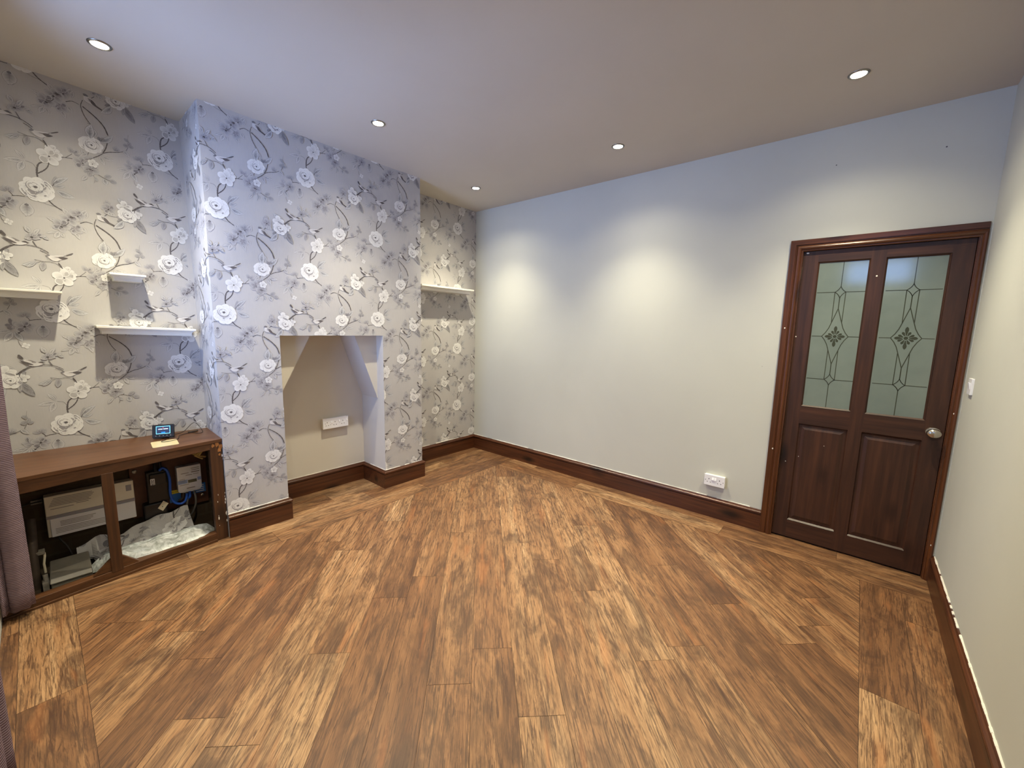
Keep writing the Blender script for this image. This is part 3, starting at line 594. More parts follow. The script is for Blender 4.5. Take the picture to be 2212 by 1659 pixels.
bead_line((XB+.003, O1, HB+.003), (XB+.003, O2, HB+.003), .003, 12); bead_line((CH, O1-.003, HB+.003), (XB, O1-.003, HB+.003), .003, 6); bead_line((.004, -.01, HB+.003), (.004, R1+.2, HB+.003), .003, 10)
struct('trim_1', mb, M['chip'], 'uneven white filler line along the tops of the skirting boards')
# ------------------------------------------------------------------ door, lining and architrave
DY = .010
def ring(mb, x0, x1, z0, z1, i, ya, yb, mi=0, mj=None):
    """four mitred sloping faces around an opening, stepping in by i while y goes ya -> yb"""
    a = [(x0, ya, z0), (x1, ya, z0), (x1, ya, z1), (x0, ya, z1)]; b = [(x0+i, yb, z0+i), (x1-i, yb, z0+i), (x1-i, yb, z1-i), (x0+i, yb, z1-i)]
    for k in range(4): mb.add([a[k], a[(k+1) % 4], b[(k+1) % 4], b[k]], [(0, 1, 2, 3)], mi if k % 2 == 0 or mj is None else mj)
door = bpy.data.objects.new('door_1', None); COL.objects.link(door); door.location = (3.45, DY, .012); door['kind'] = 'structure'
door['label'] = 'dark stained four panel door with two etched frosted glass panes above'
OPEN = [(3.159, 3.399, .960, 1.887), (3.487, 3.736, .957, 1.886)]
PAN = [(3.156, 3.404, .146, .820), (3.482, 3.741, .142, .816)]
mb = MB(); m_ = .010
xs = [3.066, 3.157-m_+.002, 3.401+m_-.002, 3.485-m_+.002, 3.739+m_-.002, 3.832]
for a, b in ((0, 1), (2, 3), (4, 5)): mb.box(xs[a], xs[b], DY, DY+.036, .012, 1.966, 0)
for a, b in ((1, 2), (3, 4)):
    for z0, z1 in ((.012, .143-m_), (.819+m_, .957-m_), (1.887+m_, 1.966)): mb.box(xs[a], xs[b], DY, DY+.036, z0, z1, 1)
for (x0, x1, z0, z1) in OPEN+PAN: ring(mb, x0-m_, x1+m_, z0-m_, z1+m_, m_, DY, DY+.011, 1, 0)
random.seed(4)
for x, z, rx, rz in ((3.444, 1.79, .0045, .005), (3.076, 1.415, .004, .005), (3.089, 1.957, .008, .005), (3.17, .60, .002, .003), (3.30, .70, .002, .002), (3.10, .55, .003, .003)):
    mb.lathe([(1, 0), (.7, .0012)], (x, DY, z), (0, -1, 0), 10, 2, rx, rz)
struct('door_frame', mb, [M['door_z'], M['door_x'], M['chip']], parent=door, fix=False)
for (x0, x1, z0, z1) in PAN:
    mb = MB(); mb.box(x0, x1, DY+.011, DY+.03, z0, z1, 0)
    ring(mb, x0+.012, x1-.012, z0+.012, z1-.012, .018, DY+.0108, DY+.004, 0)
    mb.box(x0+.0285, x1-.0285, DY+.0035, DY+.011, z0+.0285, z1-.0285, 0)
    link('door_panel', mb, M['door_z'], door, bevel=.0008, fix=False)
def etched(mb, cx, cz, y):
    """symmetrical leaded-style line pattern, cut as fine strips"""
    def ln(pts, w=.0042):
        pts = [Vector((cx+p[0], y, cz+p[1])) for p in pts]
        for a, b in zip(pts[:-1], pts[1:]):
            d = (b-a).normalized(); n = Vector((-d.z, 0, d.x))*w*.5; e = d*w*.25
            mb.add([a-n-e, b-n+e, b+n+e, a+n-e], [(0, 1, 2, 3)])
    def arc(a, b, bow):
        a, b = Vector(a), Vector(b); m = (a+b)/2; d = b-a; n = Vector((-d.y, d.x)).normalized()
        return [tuple(a.lerp(b, t)+n*bow*4*t*(1-t)) for t in [i/8 for i in range(9)]]
    hw = .119
    for s in (1, -1):
        top, sb, sl, st = .466*s, (0, .243*s), .280*s, (0, .316*s)
        ln([(0, top), st]); L_, R_ = (-.027, .280*s), (.027, .280*s)
        ln(arc(st, R_, -.004*s)); ln(arc(st, L_, .004*s)); ln(arc(R_, sb, -.004*s)); ln(arc(L_, sb, .004*s))
        ln([R_, (hw, .280*s)]); ln([L_, (-hw, .280*s)]); ln([R_, (.026, .09*s)]); ln([L_, (-.026, .09*s)])
        ln([sb, (0, .177*s)], .005)
        for q in (1, -1):
            ln([(0, .177*s), (.012*q, .135*s), (.025*q, .09*s), (.036*q, .053*s), (.050*q, .024*s), (.067*q, 0)], .0046)
    ln([(.067, 0), (hw, 0)]); ln([(-.067, 0), (-hw, 0)])
    def drop(ang, r0, r1, w):
        ca, sa = math.cos(ang), math.sin(ang); pr = [(r0, .25), (r0+.3*(r1-r0), .55), (r0+.62*(r1-r0), 1), (r0+.85*(r1-r0), .75), (r1, 0)]
        P = [(r, w*k) for r, k in pr]+[(r, -w*k) for r, k in pr[::-1][1:]]
        mb.add([(cx+r*ca-o*sa, y, cz+(r*sa+o*ca)*1.02) for r, o in P], [tuple(range(len(P)))])
    for k in range(4): drop(k*math.pi/2, .014, .066 if k % 2 else .052, .009)
    for k in range(4):
        a = math.pi/4+k*math.pi/2
        drop(a-.32, .013, .04, .007); drop(a+.32, .013, .04, .007)
    mb.add([(cx+.010*math.cos(t*.524), y, cz+.010*math.sin(t*.524)) for t in range(12)], [tuple(range(12))])
for i, (x0, x1, z0, z1) in enumerate(OPEN):
    mb = MB(); mb.box(x0-.004, x1+.004, DY+.0095, DY+.0145, z0-.004, z1+.004)
    g = link('glass_pane', mb, M['frost'], door)
    mb = MB(); etched(mb, (3.613, 3.281)[1-i], 1.4215, DY+.0090)
    link('etched_pattern', mb, M['etch'], g, fix=False)
mb = MB(); ko = (3.787, DY, .885)
mb.lathe([(.009, .008), (.010, .024), (.016, .030), (.025, .036), (.029, .045), (.0285, .053), (.024, .061), (.014, .066), (.001, .0675)], ko, (0, -1, 0), 36, 0, 1.12, .92)
kn = link('door_knob', mb, M['chrome'], door, smooth=True)
mb = MB(); mb.lathe([(.030, 0), (.031, .003), (.029, .007), (.014, .009), (.012, .010)], ko, (0, -1, 0), 36, 0, 1.12, .92)
link('rose_plate', mb, M['chrome'], kn, smooth=True)
for z0, z1 in ((1.795, 1.872), (.235, .312)):
    mb = MB(); mb.tube([(3.0635, DY-.003, z0), (3.0635, DY-.003, z1)], .0045, 10); link('hinge', mb, M['steel'], door)
# architrave and lining
AP = [(0, -.0), (0, .011), (.004, .0135), (.009, .0135), (.0105, .0165), (.015, .0215), (.022, .0232), (.029, .021), (.0345, .0165), (.037, .0125), (.041, .0125), (.0425, .0195), (.070, .020), (.073, .018), (.073, 0)]
XL_, XR_, ZT_ = 3.0662, 3.838, 1.9675
mb = MB(); n = len(AP)
def leg(rows, mi): 
    vs = [v for r in rows for v in r]; mb.add(vs, [(i*n+j, i*n+(j+1) % n, (i+1)*n+(j+1) % n, (i+1)*n+j) for i in range(len(rows)-1) for j in range(n)]+[tuple(range(n)), tuple(range((len(rows)-1)*n, len(rows)*n))], mi)
cl = lambda x: min(x, 3.8665)
Lb = [(XL_-o, -p, 0) for o, p in AP]; Lt = [(XL_-o, -p, ZT_+o) for o, p in AP]
Rt = [(cl(XR_+o), -p, ZT_+o) for o, p in AP]; Rb = [(cl(XR_+o), -p, 0) for o, p in AP]
leg([Lb, Lt], 0); leg([Lt, Rt], 1); leg([Rt, Rb], 0)
mb.box(3.050, XL_-.0025, 0, .06, 0, 1.975, 0); mb.box(3.8345, 3.85, 0, .06, 0, 1.975, 0); mb.box(3.05, 3.85, 0, .06, 1.9685, 1.98, 1); mb.box(3.05, 3.85, .0475, .06, 0, 1.98, 0)
for x, z in ((3.011, 1.47), (3.853, 1.009), (3.853, .222), (3.020, .63)): mb.lathe([(1, 0), (.8, .001)], (x, -.0205, z), (0, -1, 0), 8, 2, .004, .0055)
mb.box(3.866, W, -.014, -.001, 0, 2.036, 3)                                   # filler strip between architrave and side wall
struct('trim_2', mb, [M['arch_z'], M['arch_x'], M['chip'], M['paint']], 'brown moulded architrave and lining around the door', fix=False)
for x, z in ((3.853, .222),): pass

# ------------------------------------------------------------------ windows in the wall behind the camera
def pane_mat():
    t = NT('clear_window_glass'); b = t.b; b.inputs['Base Color'].default_value = (1, 1, 1, 1); b.inputs['Roughness'].default_value = 0
    tr = t.n('ShaderNodeBsdfTransparent'); gl = t.n('ShaderNodeBsdfGlossy', Roughness=0.0); lw = t.n('ShaderNodeFresnel', IOR=1.3); mx = t.n('ShaderNodeMixShader')
    t.l(lw.outputs[0], mx.inputs[0]); t.l(tr.outputs[0], mx.inputs[1]); t.l(gl.outputs[0], mx.inputs[2]); t.l(mx.outputs[0], t.t.nodes['Material Output'].inputs[0]); return t.m
pm = pane_mat()
def window(name, label, x0, x1, z0, z1, bars_x, bars_z, sill):
    yo = YF-.10; fw = .05; mb = MB()
    for z in [z0]+bars_z+[z1-fw]: mb.box(x0, x1, yo-.035, yo+.03, z, z+fw)
    for x in [x0]+bars_x+[x1-fw]: mb.box(x, x+fw, yo-.035, yo+.03, z0, z1)
    win = struct(name, mb, M['whitegloss'], label)
    if sill: mb = MB(); mb.box(x0-.03, x1+.03, YF-.07, YF+.05, z0-.03, z0); link('window_sill', mb, M['whitegloss'], win)
    bx = [x0]+bars_x+[x1-fw]; bz = [z0]+bars_z+[z1-fw]
    for a, b in zip(bx[:-1], bx[1:]):
        for c, d in zip(bz[:-1], bz[1:]):
            mb = MB(); mb.add([(a+fw, yo, c+fw), (b, yo, c+fw), (b, yo, d), (a+fw, yo, d)], [(0, 1, 2, 3)]); link('pane', mb, pm, win)
    l = bpy.data.lights.new('daylight_portal', 'AREA'); l.shape = 'RECTANGLE'; l.size = x1-x0; l.size_y = z1-z0; l.cycles.is_portal = True
    o = bpy.data.objects.new('daylight_portal', l); COL.objects.link(o); o.location = ((x0+x1)/2, YF-.145, (z0+z1)/2); o.rotation_euler = (math.radians(90), 0, 0)
window('window_1', 'white framed window between the curtains, out of shot', WX0, WX1, WZ0, WZ1, [], [2.0], True)
window('window_2', 'small high window light behind the camera, out of shot', VX0, VX1, VZ0, VZ1, [], [], False)

# ------------------------------------------------------------------ recessed ceiling lights
def downlight(x, y, label):
    t = thing('recessed_downlight', label, 'ceiling light', (x, y, H), 'recessed ceiling downlights')
    mb = MB(); mb.lathe([(.031, -.001), (.0315, .004), (.036, .0065), (.041, .005), (.044, .001), (.044, 0)], (x, y, H), (0, 0, -1), 40)
    mb.f = mb.f[:-2]; mb.mi = mb.mi[:-2]; mb.c = mb.c[:-2]; mb.uv = mb.uv[:-2]
    link('bezel', mb, M['steel'], t, smooth=True)
    mb = MB(); mb.lathe([(.0312, .0005), (.0310, .003), (.022, .0048), (.0005, .0055)], (x, y, H), (0, 0, -1), 32); link('lamp_lens', mb, M['lamp'], t, smooth=True)
    for k_, e_, a_, bl_ in (('downlight_beam', CORE_W, 96, 1.0), ('downlight_spill', LAMP_W, 140, .7)):
        l = bpy.data.lights.new(k_, 'SPOT'); l.energy = e_; l.color = (1.0, .90, .64); l.spot_size = math.radians(a_); l.spot_blend = bl_; l.shadow_soft_size = .02
        o = bpy.data.objects.new(k_, l); COL.objects.link(o); o.parent = t; o.location = (0, 0, -.012)
CORE_W = 118.0
LAMP_W = 19.0
downlight(.556, -3.010, 'glowing ceiling downlight above the papered alcove, leftmost of the lit ones')
downlight(.932, -1.786, 'glowing ceiling downlight in front of the chimney breast')
downlight(.564, -.557, 'glowing ceiling downlight nearest the far corner recess')
downlight(1.982, -.566, 'glowing ceiling downlight over the middle of the plain wall')
downlight(3.267, -.591, 'glowing ceiling downlight in front of the door, rightmost of the lit ones')
downlight(3.25, -1.79, 'ceiling downlight halfway along the right wall, out of shot overhead')
downlight(1.98, -3.0, 'ceiling downlight by the middle of the window wall, out of shot')

# ------------------------------------------------------------------ white moulded shelves
def shelf(label, y0, y1, za, zb, d, t, hc, ins):
    r = thing('wall_shelf', label, 'shelf', (0, (y0+y1)/2, (za+zb)/2), 'white moulded wall shelves')
    def zz(y): return za+(zb-za)*(y-y0)/(y1-y0)
    def loft(levels, mi=0):
        mb = MB(); vs = []
        for dz, f in levels:
            for x, y in ((-.02, y0+f), (d-f, y0+f), (d-f, y1-f), (-.02, y1-f)): vs.append((x, y, zz(y)-dz))
        k = len(levels); mb.add(vs, [(0, 1, 2, 3), tuple(range(4*k-4, 4*k))]+[(i*4+j, i*4+(j+1) % 4, i*4+4+(j+1) % 4, i*4+4+j) for i in range(k-1) for j in range(4)]); return mb
    link('shelf_board', loft([(0, .0015), (.0015, 0), (t-.002, 0), (t, .002)]), M['whitegloss'], r)
    lv = [(t, ins*.35), (t+.004, ins*.36)]
    for i in range(9):
        a = i/8*math.pi/2; lv.append((t+.004+(hc-t-.012)*(1-math.cos(a)), ins*(.4+.6*math.sin(a))))
    lv += [(hc-.006, ins), (hc, ins)]
    link('cornice_moulding', loft(lv), M['whitegloss'], r)
shelf('short white shelf, the highest in the papered alcove', -3.017, -2.858, 1.692, 1.692, .10, .012, .043, .019)
shelf('long white shelf beside the chimney breast, lowest in the alcove', -3.094, -2.637, 1.389, 1.374, .10, .014, .047, .020)
shelf('white shelf cut off by the left edge of the picture', YF+.004, -3.210, 1.571, 1.569, .10, .012, .044, .018)
shelf('white shelf in the narrow recess between chimney breast and plain wall', -.862, -.166, 1.829, 1.829, .15, .017, .050, .030)

# ------------------------------------------------------------------ sockets and switch
def socket(name, label, loc, ex, ey, w, h, dep, outlets, switches, screws, sw):
    """ex: along the plate, ey: out of the wall"""
    t = thing(name, label, 'socket', loc); ex, ey, o = Vector(ex), Vector(ey), Vector(loc); ez = Vector((0, 0, 1))
    P = lambda u, v, q: o+ex*u+ez*v+ey*q
    def blk(mb, u0, u1, v0, v1, q0, q1, s=0.0):
        a = [P(u0, v0, q0), P(u1, v0, q0), P(u1, v1, q0), P(u0, v1, q0)]; b = [P(u0+s, v0+s, q1), P(u1-s, v0+s, q1), P(u1-s, v1-s, q1), P(u0+s, v1-s, q1)]
        mb.add(a+b, [(0, 1, 2, 3), (4, 5, 6, 7), (0, 1, 5, 4), (1, 2, 6, 5), (2, 3, 7, 6), (3, 0, 4, 7)])
    mb = MB(); blk(mb, -w/2+.003, w/2-.003, -h/2+.003, h/2-.003, -.004, dep-.008); link('back_box', mb, M['plasticcream'], t, bevel=.002)
    mb = MB(); blk(mb, -w/2, w/2, -h/2, h/2, dep-.008, dep-.002); blk(mb, -w/2, w/2, -h/2, h/2, dep-.002, dep, .002); link('face_plate', mb, M['plasticw'], t)
    for u in outlets:
        mb = MB(); z = dep+.0002
        blk(mb, u-.0025, u+.0025, h*.06, h*.06+.0085, dep-.004, z); blk(mb, u-.0145, u-.0075, -h*.2, -h*.2+.0042, dep-.004, z); blk(mb, u+.0075, u+.0145, -h*.2, -h*.2+.0042, dep-.004, z)
        link('pin_slots', mb, M['hole'], t)
    for u in switches:
        mb = MB(); a, b = sw; v = h*.16
        mb.add([P(u-a, v-b, dep), P(u+a, v-b, dep), P(u+a, v+b, dep), P(u-a, v+b, dep), P(u-a, v-b, dep+.0055), P(u+a, v-b, dep+.0055), P(u+a, v+b, dep+.0012), P(u-a, v+b, dep+.0012)], [(0, 1, 2, 3), (4, 5, 6, 7), (0, 1, 5, 4), (1, 2, 6, 5), (2, 3, 7, 6), (3, 0, 4, 7)])
        link('rocker_switch', mb, M['plasticw'], t, bevel=.0006)
    for u, v in screws:
        mb = MB(); mb.lathe([(.0028, -.002), (.0028, .0003)], P(u, v, dep), ey, 10); link('screw_hole', mb, M['hole'], t)
    return t
socket('triple_power_socket', 'white triple power socket on the back of the empty fireplace', (XB, -1.693, .582), (0, 1, 0), (1, 0, 0), .224, .090, .040, (-.076, -.008, .062), (-.040, .030, .099), ((-.093, .002), (-.048, -.012)), (.0065, .009))
socket('double_power_socket', 'white double power socket low on the plain wall left of the door', (2.670, 0, .300), (1, 0, 0), (0, -1, 0), .146, .086, .034, (-.038, .036), (-.010, .007), ((-.062, -.001), (.062, -.001)), (.0075, .010))
t = thing('light_switch', 'small white light switch on the right wall beside the door', 'switch', (W, -.186, 1.182))
mb = MB(); mb.box(W-.0098, W+.002, -.227, -.145, 1.139, 1.223); link('switch_box', mb, M['plasticw'], t, bevel=.002)
mb = MB(); mb.prism([(W-.0095, -.205, 1.162), (W-.0095, -.205, 1.200), (W-.0165, -.205, 1.200)], (0, .034, 0)); link('rocker', mb, M['plasticw'], t)

# ------------------------------------------------------------------ meter cupboard in the alcove
def FX(y, off=0.0): return .335+(-2.61-y)*.1402+off
cup = thing('meter_cupboard', 'low open fronted brown meter cupboard filling the papered alcove', 'cupboard', (.2, -3.05, 0))
def fblock(mb, y0, y1, z0, z1, thick, off=0.0, mi=0, z0b=None, z1b=None):
    z0b = z0 if z0b is None else z0b; z1b = z1 if z1b is None else z1b
    v = []
    for y, a, b in ((y0, z0, z1), (y1, z0b, z1b)):
        v += [(FX(y, off), y, a), (FX(y, off), y, b), (FX(y, off-thick), y, b), (FX(y, off-thick), y, a)]
    mb.add(v, [(0, 1, 2, 3), (4, 5, 6, 7), (0, 1, 5, 4), (1, 2, 6, 5), (2, 3, 7, 6), (3, 0, 4, 7)], mi)
ye = YF+.002
mb = MB(); ts = .02
top = [(-.01, R2-.001, .690), (FX(R2, .006), R2-.001, .677), (FX(ye, .006), ye, .672), (-.01, ye, .690)]
mb.add(top+[(x, y, z-ts) for x, y, z in top], [(0, 1, 2, 3), (7, 6, 5, 4), (0, 1, 5, 4), (1, 2, 6, 5), (2, 3, 7, 6), (3, 0, 4, 7)])
link('top_board', mb, M['cup_top'], cup, bevel=.0015)
mb = MB(); fblock(mb, R2-.002, ye, .618, .657, .045, 0, 0, .588, .652); link('top_rail', mb, M['cup_y'], cup, bevel=.0015)
mb = MB(); fblock(mb, R2-.004, R2-.070, 0, .657, .045, .001); link('corner_post', mb, M['cup_z'], cup, bevel=.002)
mb = MB(); fblock(mb, -3.118, -3.166, .04, .606, .032, .003); link('centre_post', mb, M['cup_z'], cup, bevel=.002)
mb = MB(); fblock(mb, ye+.06, ye, .03, .6, .045, 0); link('end_post', mb, M['cup_z'], cup)
mb = MB(); fblock(mb, R2-.068, ye, 0, .055, .055, 0, 0, 0, .046); fblock(mb, R2-.068, ye, 0, .016, .01, .012, 0, 0, .012); link('bottom_rail', mb, M['cup_y'], cup, bevel=.002)
for ya, yb in ((-3.120, -3.050), (-3.164, -3.238)):
    mb = MB(); mb.prism([(FX(ya, -.004), ya, .053), (FX(yb, -.004), yb, .053), (FX(ya, -.004), ya, .122)], (-.02, 0, 0)); link('corner_block', mb, M['cup_y'], cup)
mb = MB()
for k, (y, z) in enumerate(((R2-.012, .628), (R2-.03, .646), (R2-.052, .640), (R2-.02, .604), (R2-.02, .575))):
    s = (.02, .018, .014, .016, .010)[k]; mb.add([(FX(y, .0022), y+s*math.cos(a)*.6, z+s*math.sin(a)*1.05*(.8+.3*math.sin(3*a+k))) for a in [i*.628 for i in range(10)]], [tuple(range(10))])
link('bare_wood_patch', mb, M['rawwood'], cup, fix=False)
random.seed(9)
for i in range(14):
    mb = MB()
    z = random.uniform(.06, .60) if i < 9 else random.uniform(.10, .28); y = R2-random.choice((.006, .008, .045, .05)); s = random.uniform(.002, .007)
    mb.add([(FX(y, .0026), y+s*.5*math.cos(a), z+s*1.7*math.sin(a)) for a in [k*.9 for k in range(7)]], [tuple(range(7))])
    link('paint_chip', mb, M['chip'], cup, fix=False)
mb = MB(); mb.prism([(0, R2-.002, 0), (FX(R2, -.02), R2-.002, 0), (FX(ye, -.02), ye, 0), (0, ye, 0)], (0, 0, .004)); link('bottom_board', mb, M['dirt'], cup)
mb = MB(); mb.box(.0, .020, -3.02, -2.625, .17, .58); link('meter_board', mb, M['mdf'], cup, bevel=.003)
mb = MB(); mb.box(.0, .30, R2-.010, R2-.001, .0, .66); link('side_plaster', mb, M['greypaint'], cup)
mb = MB(); mb.box(.001, .30, ye, R2-.02, .625, .668); link('under_batten', mb, M['wax'] if False else M['cup_y'], cup)

# contents of the cupboard -------------------------------------------------
def textlines(mb, x, rows, y0, zf, mi=0):
    for y, z, w, h in rows: mb.add([(x, y0+y, zf-z), (x, y0+y+w, zf-z), (x, y0+y+w, zf-z-h), (x, y0+y, zf-z-h)], [(0, 1, 2, 3)], mi)
random.seed(21)
t = thing('fuse_box', 'wide white fuse box with grey stripe and printed notices in the meter cupboard', 'fuse box', (.03, -3.19, .31))
mb = MB(); mb.box(.0, .060, -3.377, -3.009, .198, .436); link('box_body', mb, M['plasticcream'], t, bevel=.004)
mb = MB(); mb.box(.058, .068, -3.365, -3.010, .199, .305); link('hinged_cover', mb, M['plasticw'], t, bevel=.003)
mb = MB(); mb.box(.058, .0645, -3.377, -3.009, .3065, .322); link('grey_stripe', mb, M['greyprint'], t)
mb = MB(); rows = []
for k in range(6): rows.append((.035-.004*k, .014+.0085*k, .15+.02*random.random(), .0035))
rows.append((.02, .074, .09, .0035)); rows.append((.12, .066, .05, .0035))
for k in range(4): rows.append((.05, .152+.008*k, .11+.04*random.random(), .003))
for k in range(4): rows.append((.03, .190+.0085*k, .20+.03*random.random(), .0028))
rows = [(y, z, w, h) for y, z, w, h in rows]
textlines(mb, .0615, [r for r in rows if r[1] < .11], -3.377, .436); link('printed_notice', mb, M['print2'], t, fix=False)
mb = MB(); textlines(mb, .0690, [r for r in rows if r[1] > .13], -3.377, .436); link('printed_notice', mb, M['print2'], t, fix=False)
mb = MB(); mb.box(.060, .0612, -3.045, -3.020, .375, .412); link('rating_sticker', mb, M['greyprint'], t)

t = thing('electricity_meter', 'white electricity meter with small grey display, right end of the meter cupboard', 'meter', (.05, -2.735, .37))
mb = MB(); mb.box(.02, .070, -2.797, -2.668, .300, .462)
mb.prism([(.02, -2.797, .300), (.02, -2.668, .300), (.02, -2.675, .288), (.02, -2.70, .280), (.02, -2.76, .278), (.02, -2.79, .286)], (.045, 0, 0)); link('meter_case', mb, M['plasticw'], t, bevel=.003)
mb = MB(); mb.box(.070, .0722, -2.742, -2.695, .345, .365); link('meter_display', mb, M['lcd'], t)
mb = MB(); rows = [(.075, .018, .045, .004), (.078, .030, .042, .004), (.02, .045, .042, .004), (.075, .043, .045, .006), (.045, .060, .035, .004), (.085, .060, .03, .003), (.01, .085, .03, .003), (.01, .093, .032, .003), (.012, .103, .03, .003), (.05, .118, .07, .003), (.01, .124, .05, .003), (.045, .150, .045, .005)]
textlines(mb, .0706, rows[:2]+rows[3:4], -2.797, .462); link('printed_notice', mb, M['print2'], t, fix=False)
mb = MB(); textlines(mb, .0706, rows[2:3], -2.797, .462); link('printed_notice', mb, M['print2'], t, fix=False)
mb = MB(); textlines(mb, .0706, rows[4:6], -2.797, .462); link('printed_notice', mb, M['print2'], t, fix=False)
mb = MB(); textlines(mb, .0706, rows[6:7], -2.797, .462); link('printed_notice', mb, M['print2'], t, fix=False)
mb = MB(); textlines(mb, .0706, rows[7:9]+rows[10:11], -2.797, .462); link('printed_notice', mb, M['print2'], t, fix=False)
mb = MB(); textlines(mb, .0706, rows[11:], -2.797, .462); link('printed_notice', mb, M['print2'], t, fix=False)
for q in ((-2.795, -2.745, .345, .370), (-2.69, -2.670, .352, .374)): mb = MB(); mb.box(.0702, .0704, *q); link('blue_marking', mb, M['palelabel'], t)

t = thing('service_cutout', 'black service fuse block with a white tag, between fuse box and meter', 'fuse block', (.05, -2.89, .37))
mb = MB(); mb.box(.02, .075, -2.948, -2.838, .262, .468); link('fuse_case', mb, M['black'], t, bevel=.006)
mb = MB(); mb.box(.02, .092, -2.935, -2.852, .385, .455); link('fuse_carrier', mb, M['black'], t, bevel=.006)
mb = MB(); mb.box(.092, .0935, -2.934, -2.912, .388, .428); link('white_tag', mb, M['plasticw'], t)
mb = MB(); textlines(mb, .0942, [(.004, .006+.009*k, .006+.002*(k % 2), .006) for k in range(4)]+[(.013, .006+.009*k, .006, .005) for k in range(4)], -2.934, .428); link('tag_print', mb, M['print'], t, fix=False)
for y0, z0 in ((-2.90, .474), (-2.875, .478)):
    mb = MB(); mb.tube([(.06, y0, z0-.02), (.066, y0, z0), (.05, y0, z0+.05)], .009, 8); link('tail_gland', mb, M['black'], t)
t = thing('cable_joint_box', 'black box with a cream tag below the service fuse block', 'junction box', (.06, -2.91, .21))
mb = MB(); mb.box(.01, .085, -2.975, -2.86, .165, .262); link('box_body', mb, M['black'], t, bevel=.008)
mb = MB(); c0 = Vector((.090, -2.883, .236)); a, b = Vector((0, .022, .030)), Vector((0, .012, -.0125))
mb.prism([c0-a*.7-b, c0+a*.7-b, c0+a*.7+b, c0-a*.7+b], (.0015, 0, 0)); link('cream_tag', mb, M['tag'], t)
mb = MB(); mb.lathe([(.003, 0), (.003, .0004)], c0+Vector((.0016, -.004, -.004)), (1, 0, 0), 10); link('tag_hole', mb, M['hole'], t)
def cable(name, label, pts, r, mat, group=None):
    p = [Vector(q) for q in pts]; P = [p[0]]+p+[p[-1]]; out = []
    for i in range(1, len(P)-2):
        for k in range(8):
            s = k/8; a, b, c, d = P[i-1:i+3]; out.append(.5*((2*b)+(c-a)*s+(2*a-5*b+4*c-d)*s*s+(3*b-a-3*c+d)*s**3))
    out.append(p[-1]); mb = MB(); mb.tube(out, r, 10)
    o = link(name, mb, mat, loc=pts[0], smooth=True); return tag(o, label, 'cable', group)
cable('blue_cable', 'thick blue cable looping down beside the black fuse block to the meter', [(.08, -2.885, .470), (.085, -2.868, .484), (.09, -2.848, .462), (.09, -2.839, .40), (.09, -2.842, .30), (.09, -2.826, .243), (.09, -2.795, .222), (.09, -2.768, .235), (.085, -2.756, .280)], .0075, M['bluecable'])
cable('blue_cable', 'short blue cable under the middle of the electricity meter', [(.07, -2.738, .284), (.085, -2.742, .255), (.07, -2.75, .235)], .0075, M['bluecable'])
cable('grey_cable', 'grey cable hanging in a loop under the right of the electricity meter', [(.07, -2.715, .284), (.085, -2.712, .24), (.085, -2.715, .19), (.08, -2.735, .135), (.07, -2.755, .112)], .006, M['greycable'])
cable('grey_cable', 'thin dark cable dropping straight from the electricity meter', [(.07, -2.757, .284), (.085, -2.757, .235), (.08, -2.765, .18), (.06, -2.77, .10)], .006, M['greycable'])
cable('brown_cable', 'brown cable looped inside the blue cable below the meter', [(.07, -2.772, .284), (.078, -2.780, .252), (.07, -2.80, .240)], .006, M['lead'])
t = thing('warning_label', 'yellow and blue warning label under the blue cable loop', 'label', (.022, -2.81, .26))
mb = MB(); mb.box(.0205, .0235, -2.838, -2.778, .218, .300); link('label_card', mb, M['bluelabel'], t)
mb = MB(); mb.box(.0235, .0242, -2.838, -2.784, .276, .3002); link('yellow_band', mb, M['yellow'], t)
link('warning_text', text_mb('Warning', .0145, lambda u, v: (.0248, -2.811+u, .2885+v)), M['hole'], t, fix=False)
t = thing('blue_instruction_card', 'blue card with white bands behind the right edge of the meter', 'card', (.02, -2.68, .28))
mb = MB(); mb.box(.0205, .026, -2.715, -2.640, .245, .310); link('card_face', mb, M['bluelabel'], t, bevel=.002)
mb = MB()
for k in range(4): mb.box(.026, .0266, -2.695, -2.650, .300-.0135*k-.006, .300-.0135*k)
link('white_bands', mb, M['plasticw'], t)
t = thing('round_seal', 'small round chrome seal below the blue card', 'seal', (.03, -2.66, .225)); 
mb = MB(); mb.lathe([(.010, -.008), (.010, .004), (.007, .006), (.001, .006)], (.03, -2.662, .228), (1, 0, 0), 16); link('seal_disc', mb, M['chrome'], t, smooth=True)
t = thing('board_bolt', 'round bolt head on the wooden meter board above the fuse box', 'bolt', (.02, -2.995, .475)); 
mb = MB(); mb.lathe([(.012, 0), (.012, .006), (.006, .009), (.001, .010)], (.0205, -2.995, .478), (1, 0, 0), 14); link('bolt_head', mb, M['steel'], t, smooth=True)
random.seed(31)
mb = MB()
for k in range(5): mb.tube([(.20+.012*k, -2.700+.006*k, .60), (.19+.012*k, -2.708+random.uniform(-.02, .03), .57-random.uniform(0, .012)), (.20, -2.69+random.uniform(-.03, .03), .535+random.uniform(-.01, .03))], .006, 6)
mb.box(.19, .215, -2.745, -2.70, .585, .618); tag(link('foam_scrap', mb, M['wax'], loc=(.2, -2.7, .6)), 'lump of yellowed foam and rag under the cupboard top, above the meter', 'foam')

